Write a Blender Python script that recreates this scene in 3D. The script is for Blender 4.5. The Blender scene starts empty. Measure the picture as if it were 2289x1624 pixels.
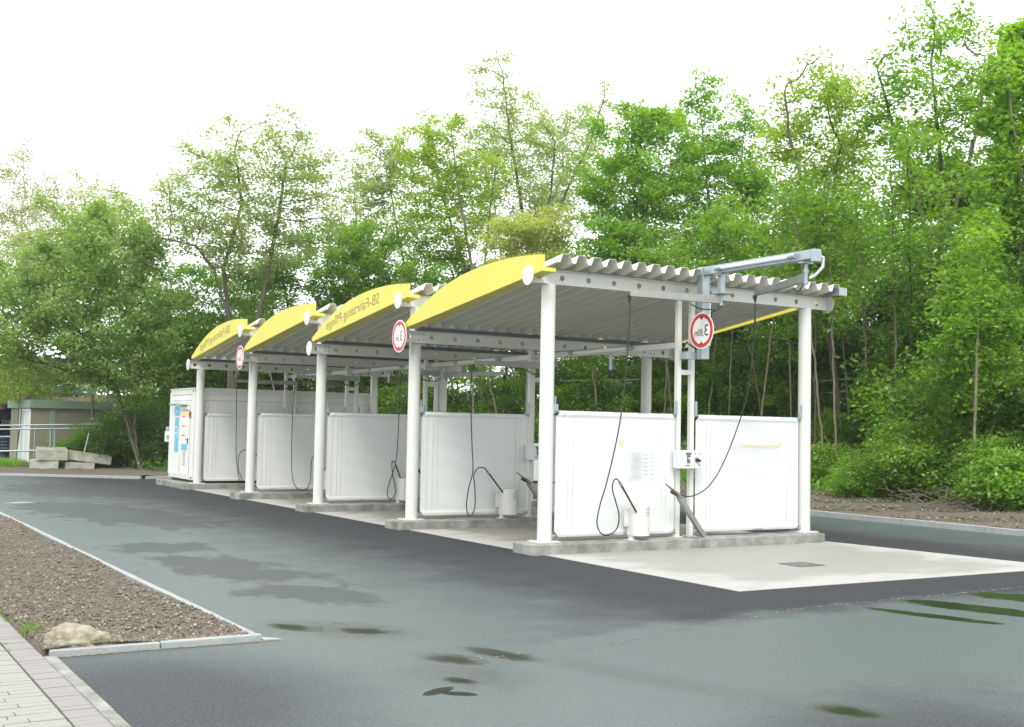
import bpy, math, random
import numpy as np
from mathutils import Matrix, Vector

# ------------------------------------------------------------------ camera, world, sun
sc = bpy.context.scene
col = sc.collection
CAM = np.array([-9.542, -14.7463, 1.7985])
YAW, PIT, ROL, FOC, PW, PH = 1.0280, 0.0565, 0.0192, 2630.79, 2289.0, 1624.0
_d = np.array([math.cos(PIT)*math.cos(YAW), math.cos(PIT)*math.sin(YAW), math.sin(PIT)])
_r = np.array([math.sin(YAW), -math.cos(YAW), 0.0]); _u = np.cross(_r, _d)
_r2 = _r*math.cos(ROL)+_u*math.sin(ROL); _u2 = -_r*math.sin(ROL)+_u*math.cos(ROL)
cam = bpy.data.cameras.new('camera'); co = bpy.data.objects.new('camera', cam); col.objects.link(co)
cam.sensor_width = 36; cam.lens = FOC/PW*36; cam.clip_start = .1; cam.clip_end = 3000
m = Matrix.Identity(4)
for i in range(3):
    m[i][0] = _r2[i]; m[i][1] = _u2[i]; m[i][2] = -_d[i]; m[i][3] = CAM[i]
co.matrix_world = m
sc.camera = co

SUN_EL, SUN_AZ = math.radians(52), math.radians(232)      # azimuth measured in the XY plane, from +X
world = bpy.data.worlds.new('World'); sc.world = world; world.use_nodes = True
nt = world.node_tree; nt.nodes.clear()
wo = nt.nodes.new('ShaderNodeOutputWorld'); bg = nt.nodes.new('ShaderNodeBackground')
sky = nt.nodes.new('ShaderNodeTexSky'); sky.sky_type = 'NISHITA'; sky.sun_disc = False
sky.sun_elevation = SUN_EL; sky.sun_rotation = math.radians(90)-SUN_AZ
sky.air_density = 1.0; sky.dust_density = 3.0
mx = nt.nodes.new('ShaderNodeMix'); mx.data_type = 'RGBA'; mx.inputs[0].default_value = .86
mx.inputs[7].default_value = (8.9, 9.2, 9.1, 1)             # closed bright cloud layer
nt.links.new(sky.outputs[0], mx.inputs[6]); nt.links.new(mx.outputs[2], bg.inputs[0])
bg.inputs[1].default_value = .12
nt.links.new(bg.outputs[0], wo.inputs[0])
sl = bpy.data.lights.new('sun', 'SUN'); so = bpy.data.objects.new('sun', sl); col.objects.link(so)
sl.energy = 1.2; sl.angle = math.radians(20); sl.color = (1, .97, .92)
so.rotation_euler = Vector((math.cos(SUN_EL)*math.cos(SUN_AZ), math.cos(SUN_EL)*math.sin(SUN_AZ), math.sin(SUN_EL))).to_track_quat('Z', 'Y').to_euler()
vs = sc.view_settings; vs.view_transform = 'Standard'; vs.look = 'None'; vs.gamma = 1; vs.use_curve_mapping = False
vs.exposure = 1.08

rnd = random.Random(7)
# ------------------------------------------------------------------ helpers
def tag(o, label=None, cat=None, group=None, kind=None, category=None):
    cat = cat or category
    if label: o['label'] = label
    if cat: o['category'] = cat
    if group: o['group'] = group
    if kind: o['kind'] = kind
    return o
def empty(name, loc=(0, 0, 0), **k):
    o = bpy.data.objects.new(name, None); col.objects.link(o); o.location = loc; o.empty_display_size = .2
    return tag(o, **k)
def ground_dir(px, dist, py=None):
    """world point in the direction of photo column px, dist metres away on the ground plan"""
    r = _d+_r2*(px-PW/2)/FOC-_u2*((py if py is not None else 960)-PH/2)/FOC
    h = math.hypot(r[0], r[1])
    return CAM+r*dist/h
class MB:
    def __init__(s): s.v = []; s.f = []; s.sm = []
    def add(s, vs, fs, smooth=False):
        b = len(s.v); s.v += [tuple(map(float, v)) for v in vs]
        for f in fs: s.f.append(tuple(i+b for i in f)); s.sm.append(smooth)
        return s
    def box(s, x0, y0, z0, x1, y1, z1):
        return s.add([(x0,y0,z0),(x1,y0,z0),(x1,y1,z0),(x0,y1,z0),(x0,y0,z1),(x1,y0,z1),(x1,y1,z1),(x0,y1,z1)],
              [(0,3,2,1),(4,5,6,7),(0,1,5,4),(1,2,6,5),(2,3,7,6),(3,0,4,7)])
    def beam(s, a, b, w, h, up=(0, 0, 1)):
        a = np.array(a, float); b = np.array(b, float); t = (b-a)/np.linalg.norm(b-a)
        sd = np.cross(t, up); sd /= np.linalg.norm(sd); u = np.cross(sd, t)
        vs = [p+sd*i*w/2+u*j*h/2 for p in (a, b) for i, j in ((-1,-1),(1,-1),(1,1),(-1,1))]
        return s.add(vs, [(0,1,2,3),(7,6,5,4),(0,4,5,1),(1,5,6,2),(2,6,7,3),(3,7,4,0)])
    def tube(s, pts, r, n=10, cap=True, smooth=True):
        pts = [np.array(p, float) for p in pts]; R = r if hasattr(r, '__len__') else [r]*len(pts)
        ref = None; vs = []
        for i, p in enumerate(pts):
            t = pts[min(i+1, len(pts)-1)]-pts[max(i-1, 0)]; t = t/(np.linalg.norm(t)+1e-9)
            if ref is None: ref = np.cross(t, (0, 0, 1)) if abs(t[2]) < .9 else np.cross(t, (1, 0, 0))
            a = ref-t*(ref@t); a /= np.linalg.norm(a); ref = a; b = np.cross(t, a)
            for k in range(n):
                c = 2*math.pi*k/n; vs.append(p+R[i]*(a*math.cos(c)+b*math.sin(c)))
        fs = [(i*n+k, i*n+(k+1) % n, (i+1)*n+(k+1) % n, (i+1)*n+k) for i in range(len(pts)-1) for k in range(n)]
        s.add(vs, fs, smooth)
        if cap:
            s.add(vs[:n], [tuple(range(n))[::-1]]); s.add(vs[-n:], [tuple(range(n))])
        return s
    def disc(s, c, ax, r, t, n=28):
        c = np.array(c, float); ax = np.array(ax, float); return s.tube([c-ax*t/2, c+ax*t/2], r, n)
    def prism(s, poly, ax, a, b):
        """poly in the two other axes, extruded along axis ax from a to b"""
        n = len(poly); o = [i for i in range(3) if i != ax]; vs = []
        for w in (a, b):
            for p in poly:
                q = [0, 0, 0]; q[ax] = w; q[o[0]] = p[0]; q[o[1]] = p[1]; vs.append(q)
        return s.add(vs, [tuple(range(n))[::-1], tuple(range(n, 2*n))]+[(i, (i+1) % n, n+(i+1) % n, n+i) for i in range(n)])
    def build(s, name, mat, parent=None, bevel=0, split=False, **k):
        if split:                                  # every loose piece becomes a part of its own
            lab = list(range(len(s.v)))
            def find(i):
                while lab[i] != i: lab[i] = lab[lab[i]]; i = lab[i]
                return i
            key = {}
            for i, v in enumerate(s.v):
                q = (round(v[0], 5), round(v[1], 5), round(v[2], 5))
                if q in key: lab[find(i)] = find(key[q])
                else: key[q] = i
            for f in s.f:
                for i in f[1:]: lab[find(i)] = find(f[0])
            g = {}
            for f, sm in zip(s.f, s.sm): g.setdefault(find(f[0]), []).append((f, sm))
            o = None
            for fs in g.values():
                ids = sorted({i for f, _ in fs for i in f}); mp = {a: b for b, a in enumerate(ids)}
                m2 = MB(); m2.v = [s.v[i] for i in ids]; m2.f = [tuple(mp[i] for i in f) for f, _ in fs]; m2.sm = [q for _, q in fs]
                o = m2.build(name, mat, parent, bevel, **k)
            return o
        me = bpy.data.meshes.new(name); me.from_pydata(s.v, [], s.f); me.update()
        me.polygons.foreach_set('use_smooth', s.sm)
        o = bpy.data.objects.new(name, me); col.objects.link(o)
        me.materials.append(mat); fix(me)
        if parent:
            o.parent = parent; o.matrix_parent_inverse = Matrix.Translation(parent.location).inverted() if parent.type == 'EMPTY' else Matrix.Identity(4)
        if bevel:
            b = o.modifiers.new('bevel', 'BEVEL'); b.width = bevel; b.segments = 2; b.limit_method = 'ANGLE'
        return tag(o, **k)
def fix(me):
    import bmesh
    if len(me.polygons) > 20000: return
    b = bmesh.new(); b.from_mesh(me); bmesh.ops.recalc_face_normals(b, faces=b.faces); b.to_mesh(me); b.free()
def copy_tree(o, parent=None):
    c = o.copy(); col.objects.link(c)
    if parent: c.parent = parent
    for ch in [x for x in o.children]: copy_tree(ch, c)
    return c
def raw_mesh(name, v, f, mat, parent=None, smooth=False, **k):
    """fast mesh from numpy arrays; f is (n,3) or (n,4)"""
    me = bpy.data.meshes.new(name); n, w = f.shape
    me.vertices.add(len(v)); me.vertices.foreach_set('co', np.asarray(v, np.float32).ravel())
    me.loops.add(n*w); me.loops.foreach_set('vertex_index', f.astype(np.int32).ravel())
    me.polygons.add(n); me.polygons.foreach_set('loop_start', np.arange(0, n*w, w, dtype=np.int32))
    if smooth: me.polygons.foreach_set('use_smooth', np.ones(n, bool))
    me.update(calc_edges=True); me.materials.append(mat)
    o = bpy.data.objects.new(name, me); col.objects.link(o)
    if parent: o.parent = parent
    return tag(o, **k)

# ------------------------------------------------------------------ materials
def mat(name, c, rough=.5, metal=0, noise=0, nscale=4, c2=None, bump=0, bscale=30, trans=0, spec=.5, emit=None, stretch=None):
    m_ = bpy.data.materials.new(name); m_.use_nodes = True; t = m_.node_tree; b = t.nodes['Principled BSDF']
    b.inputs['Base Color'].default_value = (*c, 1); b.inputs['Roughness'].default_value = rough
    b.inputs['Metallic'].default_value = metal; b.inputs['Specular IOR Level'].default_value = spec
    tc = t.nodes.new('ShaderNodeTexCoord'); src = tc.outputs['Object']
    if stretch:
        mp = t.nodes.new('ShaderNodeMapping'); mp.inputs['Scale'].default_value = stretch; t.links.new(src, mp.inputs[0]); src = mp.outputs[0]
    if noise:
        n = t.nodes.new('ShaderNodeTexNoise'); n.inputs['Scale'].default_value = nscale; n.inputs['Detail'].default_value = 7; n.inputs['Roughness'].default_value = .62
        t.links.new(src, n.inputs[0]); r = t.nodes.new('ShaderNodeValToRGB')
        r.color_ramp.elements[0].position = .5-.5*noise; r.color_ramp.elements[1].position = .5+.5*noise
        r.color_ramp.elements[0].color = (*c, 1); r.color_ramp.elements[1].color = (*(c2 or [x*.7 for x in c]), 1)
        t.links.new(n.outputs[0], r.inputs[0]); t.links.new(r.outputs[0], b.inputs['Base Color'])
    if bump:
        n = t.nodes.new('ShaderNodeTexNoise'); n.inputs['Scale'].default_value = bscale; n.inputs['Detail'].default_value = 6
        t.links.new(src, n.inputs[0]); bp = t.nodes.new('ShaderNodeBump'); bp.inputs['Strength'].default_value = bump; bp.inputs['Distance'].default_value = .02
        t.links.new(n.outputs[0], bp.inputs['Height']); t.links.new(bp.outputs[0], b.inputs['Normal'])
    if trans: b.inputs['Transmission Weight'].default_value = trans
    if emit: b.inputs['Emission Color'].default_value = (*emit, 1); b.inputs['Emission Strength'].default_value = 1
    return m_
def leaf_mat(name, ca, cb, tr=.55):
    m_ = bpy.data.materials.new(name); m_.use_nodes = True; t = m_.node_tree; t.nodes.clear()
    g = t.nodes.new('ShaderNodeNewGeometry'); r = t.nodes.new('ShaderNodeValToRGB')
    r.color_ramp.elements[0].color = (*ca, 1); r.color_ramp.elements[1].color = (*cb, 1)
    tc = t.nodes.new('ShaderNodeTexCoord'); n = t.nodes.new('ShaderNodeTexNoise'); n.inputs['Scale'].default_value = .55; n.inputs['Detail'].default_value = 3
    t.links.new(tc.outputs['Object'], n.inputs[0])
    a = t.nodes.new('ShaderNodeMath'); a.operation = 'MULTIPLY_ADD'; a.inputs[1].default_value = .55
    b = t.nodes.new('ShaderNodeMath'); b.operation = 'MULTIPLY_ADD'; b.inputs[1].default_value = 1.5; b.inputs[2].default_value = -.55
    t.links.new(g.outputs['Random Per Island'], a.inputs[0]); t.links.new(n.outputs[0], b.inputs[0]); t.links.new(b.outputs[0], a.inputs[2])
    t.links.new(a.outputs[0], r.inputs[0])
    d = t.nodes.new('ShaderNodeBsdfDiffuse'); tl = t.nodes.new('ShaderNodeBsdfTranslucent'); gl = t.nodes.new('ShaderNodeBsdfGlossy'); gl.inputs['Roughness'].default_value = .45
    gl.inputs[0].default_value = (.8, .8, .8, 1)
    x = t.nodes.new('ShaderNodeMixShader'); x.inputs[0].default_value = tr; x2 = t.nodes.new('ShaderNodeMixShader'); x2.inputs[0].default_value = .05
    br = t.nodes.new('ShaderNodeMix'); br.data_type = 'RGBA'; br.blend_type = 'MULTIPLY'; br.inputs[0].default_value = 1; br.inputs[7].default_value = (1.35, 1.5, .55, 1)
    t.links.new(r.outputs[0], d.inputs[0]); t.links.new(r.outputs[0], br.inputs[6]); t.links.new(br.outputs[2], tl.inputs[0])
    t.links.new(d.outputs[0], x.inputs[1]); t.links.new(tl.outputs[0], x.inputs[2])
    t.links.new(x.outputs[0], x2.inputs[1]); t.links.new(gl.outputs[0], x2.inputs[2])
    o = t.nodes.new('ShaderNodeOutputMaterial'); t.links.new(x2.outputs[0], o.inputs[0])
    return m_
M = {}
M['white'] = mat('white_paint', (.64, .65, .62), .35, noise=.9, nscale=1.3, c2=(.57, .58, .545))
M['tarp'] = mat('white_tarpaulin', (.645, .66, .655), .5, noise=.9, nscale=1.1, c2=(.61, .625, .62), bump=.08, bscale=3)
M['yellow'] = mat('yellow_paint', (.69, .62, .085), .45, noise=.9, nscale=1.5, c2=(.60, .54, .08))
M['galv'] = mat('galvanised_steel', (.42, .47, .50), .42, .55, noise=.7, nscale=9, c2=(.30, .35, .38))
M['sheet'] = mat('roof_sheet', (.70, .69, .63), .5, .0, noise=.8, nscale=1.2, c2=(.63, .62, .56))
M['light_wedge'] = mat('pale_light_wedge', (.88, .92, .94), .5)  # pale translucent stand-in for the light showing at the crest ends
_t = M['light_wedge'].node_tree; _tl = _t.nodes.new('ShaderNodeBsdfTranslucent'); _tl.inputs[0].default_value = (.88, .93, .95, 1); _m = _t.nodes.new('ShaderNodeMixShader'); _m.inputs[0].default_value = .6
_t.links.new(_t.nodes['Principled BSDF'].outputs[0], _m.inputs[1]); _t.links.new(_tl.outputs[0], _m.inputs[2]); _t.links.new(_m.outputs[0], _t.nodes['Material Output'].inputs[0])
M['steel'] = mat('stainless_steel', (.36, .36, .34), .45, .6, noise=.6, nscale=6, c2=(.26, .26, .25))
M['dark'] = mat('dark_rail', (.10, .12, .13), .5)
M['black'] = mat('black_rubber', (.022, .024, .024), .45)
M['grey_plastic'] = mat('grey_plastic', (.14, .16, .16), .5)
M['conc'] = mat('kerb_concrete', (.32, .32, .295), .85, noise=.32, nscale=3.2, c2=(.14, .145, .125), bump=.6, bscale=35)
M['kerb'] = mat('kerb_stone_concrete', (.35, .365, .365), .85, noise=.6, nscale=6, c2=(.25, .265, .265), bump=.4, bscale=40)
M['oldconc'] = mat('weathered_concrete', (.50, .49, .43), .9, noise=.4, nscale=4, c2=(.28, .275, .22), bump=.7, bscale=22)
M['cont'] = mat('container_paint', (.72, .73, .70), .45, noise=.8, nscale=1.0, c2=(.66, .67, .63))
M['ink'] = mat('grey_print', (.28, .28, .27), .6)
M['letter'] = mat('dark_lettering', (.25, .235, .10), .6)
M['faint'] = mat('faint_print', (.47, .49, .48), .6)
M['blk'] = mat('black_print', (.03, .03, .03), .6)
M['red'] = mat('red_print', (.58, .035, .03), .45)
M['signw'] = mat('sign_white', (.80, .80, .80), .4)
M['blue'] = mat('light_blue_print', (.09, .50, .68), .5, noise=.8, nscale=3, c2=(.12, .42, .62))
M['bark'] = mat('bark', (.24, .195, .130), .95, noise=.6, nscale=5, c2=(.12, .105, .075), bump=.9, bscale=14)
M['bark_dark'] = mat('dark_bark', (.125, .105, .078), .95, noise=.6, nscale=6, c2=(.065, .056, .042), bump=.9, bscale=14)
M['bark_pale'] = mat('pale_bark', (.34, .30, .21), .9, noise=.6, nscale=6, c2=(.19, .165, .12), bump=.8, bscale=16)
M['twig'] = mat('bare_twig', (.30, .26, .19), .9)
L = {
 'bright': leaf_mat('leaf_bright_green', (.110, .230, .020), (.300, .470, .050)),
 'mid': leaf_mat('leaf_mid_green', (.100, .205, .018), (.265, .415, .045)),
 'pale': leaf_mat('leaf_pale_green', (.220, .280, .115), (.420, .480, .240)),
 'yellow': leaf_mat('leaf_yellow_green', (.190, .290, .030), (.385, .475, .075)),
 'blossom': leaf_mat('leaf_blossom', (.29, .33, .090), (.48, .49, .205)),
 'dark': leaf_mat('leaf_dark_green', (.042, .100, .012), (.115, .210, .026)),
 'soft': leaf_mat('leaf_soft_green', (.130, .220, .055), (.310, .410, .125)),
 'beige': leaf_mat('leaf_budding', (.27, .28, .15), (.42, .42, .26)),
}

# asphalt: one sheet; dry newer strip by the slab, damp film with sky sheen in its colour, brown drying patches and open puddles
def asphalt_mat():
    m_ = bpy.data.materials.new('asphalt'); m_.use_nodes = True; t = m_.node_tree; b = t.nodes['Principled BSDF']
    N = t.nodes.new; K = t.links.new
    ge = N('ShaderNodeNewGeometry'); P = ge.outputs['Position']
    sx = N('ShaderNodeSeparateXYZ'); K(P, sx.inputs[0])
    def noise(scale, det=5, stretch=(1, 1, 1), rough=.6):
        mp = N('ShaderNodeMapping'); mp.inputs['Scale'].default_value = stretch; K(P, mp.inputs[0])
        n = N('ShaderNodeTexNoise'); n.inputs['Scale'].default_value = scale; n.inputs['Detail'].default_value = det; n.inputs['Roughness'].default_value = rough
        K(mp.outputs[0], n.inputs[0]); return n.outputs[0]
    def math_(op, a, b_=None, c=None):
        n = N('ShaderNodeMath'); n.operation = op
        for i, q in enumerate((a, b_, c)):
            if q is None: continue
            if isinstance(q, (int, float)): n.inputs[i].default_value = q
            else: K(q, n.inputs[i])
        return n.outputs[0]
    def ss(x, a, b_):
        n = N('ShaderNodeMapRange'); n.interpolation_type = 'SMOOTHSTEP'; K(x, n.inputs[0])
        n.inputs[1].default_value = a; n.inputs[2].default_value = b_; return n.outputs[0]
    def blob(cx, cy, rx, ry, ang, soft=.45, nz=None, amp=1.1):
        mp = N('ShaderNodeMapping'); mp.vector_type = 'TEXTURE'
        mp.inputs['Location'].default_value = (cx, cy, 0); mp.inputs['Rotation'].default_value = (0, 0, math.radians(ang)); mp.inputs['Scale'].default_value = (rx, ry, 1e3)
        K(P, mp.inputs[0]); l = N('ShaderNodeVectorMath'); l.operation = 'LENGTH'; K(mp.outputs[0], l.inputs[0])
        d = math_('MULTIPLY_ADD', math_('SUBTRACT', nz, .5), amp, l.outputs['Value'])
        return math_('SUBTRACT', 1, ss(d, 1-soft, 1+soft))
    def union(ls):
        o = ls[0]
        for q in ls[1:]: o = math_('MAXIMUM', o, q)
        return o
    n1 = noise(1.1, 5, (1, 1, 1)); n2 = noise(2.6, 6, (1, .55, 1)); fine = noise(70, 4, (1, 1, 1), .75); speck = noise(150, 1); big = noise(.28, 3)
    edge = math_('MULTIPLY_ADD', math_('SUBTRACT', n1, .5), 2.2, sx.outputs[0])
    # wet film west of the bays
    wet_w = math_('SUBTRACT', 1, ss(edge, -4.9, -1.3))
    south = math_('MULTIPLY_ADD', math_('SUBTRACT', n1, .5), 1.2, sx.outputs[1])
    wet_s = math_('SUBTRACT', 1, ss(south, -6.3, -5.5))
    wet_e = math_('MULTIPLY', ss(edge, 6.6, 9.2), .8)
    wet = union([wet_w, math_('MULTIPLY', wet_s, .9), wet_e])
    dull = union([blob(-7.5, -6.9, 1.25, 1.7, 0, .6, n1, .5), blob(-4.2, -10.3, 2.2, 1.0, 30, .6, n1)])
    wet = math_('MULTIPLY', wet, math_('SUBTRACT', 1, math_('MULTIPLY', dull, .75)))
    brown = union([blob(-4.95, 2.6, .75, .8, 0, .3, n2, 2.4), blob(-4.85, -.2, .7, 1.8, 12, .28, n2, 2.8), blob(-4.75, -2.7, .55, .9, 25, .3, n2, 2.4), blob(-4.2, 9.5, 1.2, 4, 10, .2, n2, 2.0), blob(-3.3, 18, 1.8, 3.5, 0, .25, n2, 2.2)])
    n3 = noise(5.5, 6, (1, .6, 1))
    pud = union([blob(-5.66, -4.68, .17, .30, 30, .6, n3, 1.3), blob(-5.20, -5.08, .16, .36, 45, .6, n3, 1.4), blob(-4.64, -6.54, .13, .38, 19, .55, n3, 1.2),
                 blob(-5.70, -7.49, .07, .17, -62, .12, n3, .8), blob(-5.62, -7.62, .06, .14, 48, .12, n3, .8), blob(-5.42, -7.24, .10, .16, 20, .7, n3, 1.4), blob(-5.1, -6.55, .15, .3, 20, .7, n3, 2.0),
                 blob(.36, -6.66, .13, .74, 17, .16, n3, 1.3), blob(1.25, -6.50, .27, .84, 15, .18, n3, 1.5), blob(2.5, -6.25, .35, .7, 15, .2, n3, 1.6), blob(-3.57, -9.22, .15, .26, 14, .7, n3, 1.4), math_('MULTIPLY', blob(-4.1, -7.9, .16, 1.1, 17, .8, n3, 1.6), .45), math_('MULTIPLY', blob(-5.35, -4.9, .35, .7, 40, .7, n3, 1.6), .5), math_('MULTIPLY', blob(-5.3, -7.1, .35, .5, 20, .8, n3, 1.8), .4)])
    pud = math_('MULTIPLY', pud, .92)
    agg = ss(math_('MULTIPLY_ADD', noise(34, 4, (1, 1, 1), .8), .4, math_('MULTIPLY', fine, .6)), .40, .60)
    c_dry = N('ShaderNodeMix'); c_dry.data_type = 'RGBA'; c_dry.inputs[6].default_value = (.014, .015, .018, 1); c_dry.inputs[7].default_value = (.058, .060, .066, 1); K(agg, c_dry.inputs[0])
    c_wet_sheen = N('ShaderNodeMix'); c_wet_sheen.data_type = 'RGBA'; c_wet_sheen.inputs[6].default_value = (.028, .041, .043, 1); c_wet_sheen.inputs[7].default_value = (.098, .126, .128, 1); K(agg, c_wet_sheen.inputs[0])  # wet film's pale teal: sky reflection put into the base colour
    c1 = N('ShaderNodeMix'); c1.data_type = 'RGBA'; K(wet, c1.inputs[0]); K(c_dry.outputs[2], c1.inputs[6]); K(c_wet_sheen.outputs[2], c1.inputs[7])
    c2 = N('ShaderNodeMix'); c2.data_type = 'RGBA'; K(math_('MULTIPLY', brown, .50), c2.inputs[0]); K(c1.outputs[2], c2.inputs[6]); c2.inputs[7].default_value = (.060, .060, .055, 1)
    c3 = N('ShaderNodeMix'); c3.data_type = 'RGBA'; K(pud, c3.inputs[0]); K(c2.outputs[2], c3.inputs[6]); c3.inputs[7].default_value = (.022, .026, .018, 1)
    sp = ss(speck, .70, .76)
    c4 = N('ShaderNodeMix'); c4.data_type = 'RGBA'; K(math_('MULTIPLY', sp, .5), c4.inputs[0]); K(c3.outputs[2], c4.inputs[6]); c4.inputs[7].default_value = (.35, .34, .30, 1)
    K(c4.outputs[2], b.inputs['Base Color'])
    nobrown = math_('MULTIPLY_ADD', brown, -.8, 1)
    w2 = math_('MULTIPLY', wet, nobrown)
    rg = math_('MULTIPLY_ADD', w2, -.40, .80)
    rg = math_('MULTIPLY_ADD', math_('SUBTRACT', big, .5), .12, rg)
    rg2 = N('ShaderNodeMix'); rg2.data_type = 'FLOAT'; K(pud, rg2.inputs[0]); K(rg, rg2.inputs[2]); rg2.inputs[3].default_value = .05
    K(rg2.outputs[0], b.inputs['Roughness'])
    K(math_('MULTIPLY_ADD', math_('MAXIMUM', w2, pud), .62, .16), b.inputs['Specular IOR Level'])
    bp = N('ShaderNodeBump'); bp.inputs['Distance'].default_value = .006
    K(math_('MULTIPLY_ADD', pud, -.62, .65), bp.inputs['Strength']); K(fine, bp.inputs['Height']); K(bp.outputs[0], b.inputs['Normal'])
    return m_
M['asphalt'] = asphalt_mat()
def slab_mat():
    m_ = mat('slab_concrete', (.40, .39, .37), .7, bump=.35, bscale=60); t = m_.node_tree; b = t.nodes['Principled BSDF']; N = t.nodes.new; K = t.links.new
    ge = N('ShaderNodeNewGeometry'); sx = N('ShaderNodeSeparateXYZ'); K(ge.outputs['Position'], sx.inputs[0])
    def noise(sc_, st, det=6):
        mp = N('ShaderNodeMapping'); mp.inputs['Scale'].default_value = st; K(ge.outputs['Position'], mp.inputs[0]); n = N('ShaderNodeTexNoise'); n.inputs['Scale'].default_value = sc_; n.inputs['Detail'].default_value = det; n.inputs['Roughness'].default_value = .65
        K(mp.outputs[0], n.inputs[0]); return n.outputs[0]
    def M_(op, a, b_, c=None):
        n = N('ShaderNodeMath'); n.operation = op
        for i, q in enumerate((a, b_, c)):
            if q is None: continue
            if isinstance(q, (int, float)): n.inputs[i].default_value = q
            else: K(q, n.inputs[i])
        return n.outputs[0]
    def ss(x, a, b_):
        n = N('ShaderNodeMapRange'); n.interpolation_type = 'SMOOTHSTEP'; K(x, n.inputs[0]); n.inputs[1].default_value = a; n.inputs[2].default_value = b_; return n.outputs[0]
    nz = M_('MULTIPLY', M_('SUBTRACT', noise(1.3, (.6, 1.2, 1)), .5), 3.2)
    # washed wet middle, dry pale margin (water stands and drains inside the slab)
    d = M_('MINIMUM', M_('MINIMUM', M_('SUBTRACT', sx.outputs[0], -.24), M_('SUBTRACT', 5.8, sx.outputs[0])), M_('SUBTRACT', sx.outputs[1], -4.46))
    w = ss(M_('ADD', d, nz), .1, .9)
    c1 = N('ShaderNodeMix'); c1.data_type = 'RGBA'; K(w, c1.inputs[0]); c1.inputs[6].default_value = (.365, .36, .345, 1); c1.inputs[7].default_value = (.275, .268, .245, 1)
    w2 = M_('MULTIPLY', ss(sx.outputs[1], -.9, .6), ss(M_('ADD', d, nz), .5, 1.0))
    c2 = N('ShaderNodeMix'); c2.data_type = 'RGBA'; K(M_('MULTIPLY', w2, .8), c2.inputs[0]); K(c1.outputs[2], c2.inputs[6]); c2.inputs[7].default_value = (.185, .175, .145, 1)
    c3 = N('ShaderNodeMix'); c3.data_type = 'RGBA'; K(ss(noise(5, (.35, 1.5, 1)), .55, .72), c3.inputs[0]); K(c2.outputs[2], c3.inputs[6]); 
    br = N('ShaderNodeMix'); br.data_type = 'RGBA'; br.blend_type = 'MULTIPLY'; br.inputs[0].default_value = 1; K(c2.outputs[2], br.inputs[6]); br.inputs[7].default_value = (1.12, 1.12, 1.10, 1); K(br.outputs[2], c3.inputs[7])
    K(c3.outputs[2], b.inputs['Base Color']); K(M_('MULTIPLY_ADD', w, -.18, .75), b.inputs['Roughness']); return m_
M['slab'] = slab_mat()
M['soil'] = mat('soil', (.155, .132, .102), .97, noise=.8, nscale=9, c2=(.070, .056, .042), bump=1, bscale=30)
M['bank'] = mat('bank_soil', (.105, .075, .048), .97, noise=.7, nscale=2.4, c2=(.045, .055, .022), bump=1, bscale=18)
M['stone_light'] = mat('pebble', (.42, .38, .31), .9, noise=.8, nscale=12, c2=(.22, .18, .13))
M['clod'] = mat('soil_clod', (.205, .175, .138), .95, noise=.8, nscale=12, c2=(.080, .066, .050))
M['paver'] = mat('grey_paver', (.30, .30, .275), .85, noise=.8, nscale=3, c2=(.235, .235, .21), bump=.3, bscale=60)
M['redpaver'] = mat('pinkish_paver', (.270, .250, .240), .85, noise=.8, nscale=3, c2=(.215, .20, .19), bump=.3, bscale=60)
M['rock'] = mat('limestone', (.33, .315, .255), .92, noise=.26, nscale=11, c2=(.19, .155, .095), bump=1, bscale=22)
M['grass'] = leaf_mat('grass_blade', (.09, .16, .03), (.20, .28, .07), .35)
M['kioskwall'] = mat('kiosk_render', (.26, .25, .19), .9, noise=.7, nscale=3, c2=(.21, .205, .155))
M['kioskroof'] = mat('kiosk_roof_trim', (.22, .30, .25), .7)
M['kioskdoor'] = mat('kiosk_door_paint', (.50, .56, .55), .6)
M['brownwall'] = mat('brown_cladding', (.12, .085, .08), .8, noise=.7, nscale=.6, c2=(.09, .065, .06))
M['navy'] = mat('navy_wall', (.035, .04, .12), .6)
M['bluesign'] = mat('blue_sign', (.04, .10, .34), .5)
M['orange'] = mat('orange_sign', (.80, .13, .03), .5)
M['blueplastic'] = mat('blue_plastic', (.05, .09, .30), .4)
M['yprint'] = mat('yellow_print', (.75, .66, .05), .5)

# ------------------------------------------------------------------ ground and terrain
def sstep(x, a, b):
    t = np.clip((x-a)/(b-a), 0, 1); return t*t*(3-2*t)
def hgt(x, y):
    x = np.asarray(x, float); y = np.asarray(y, float)
    w = sstep(x, -1, 9)
    s = np.maximum(x-13.6, (y-27.5)*w-3*(1-w))
    base = .06+.07*np.clip(np.maximum(x-10.4, (y-24.5)*w), 0, 4)
    h = base+.38*np.clip(s, 0, 7.5)*sstep(s, -.5, 2.5)
    return h+.05*np.sin(x*1.7+y*.9)*sstep(s, 0, 2)
xs = np.concatenate([np.linspace(-220, -30, 12), np.arange(-26, 42, .5), np.linspace(46, 320, 14)])
ys = np.concatenate([np.linspace(-120, -30, 8), np.arange(-26, 62, .5), np.linspace(66, 320, 14)])
X, Y = np.meshgrid(xs, ys); Z = hgt(X, Y)
flat = ((X < 10.05) & (Y < 24.2)) | ((X < 0) & (Y < 27.2))
Z = np.where(flat, -.06, Z)
nx, ny = len(xs), len(ys); idx = np.arange(nx*ny).reshape(ny, nx)
F = np.stack([idx[:-1, :-1].ravel(), idx[:-1, 1:].ravel(), idx[1:, 1:].ravel(), idx[1:, :-1].ravel()], 1)
raw_mesh('ground', np.stack([X.ravel(), Y.ravel(), Z.ravel()], 1), F, M['bank'], smooth=True, kind='structure')

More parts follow.
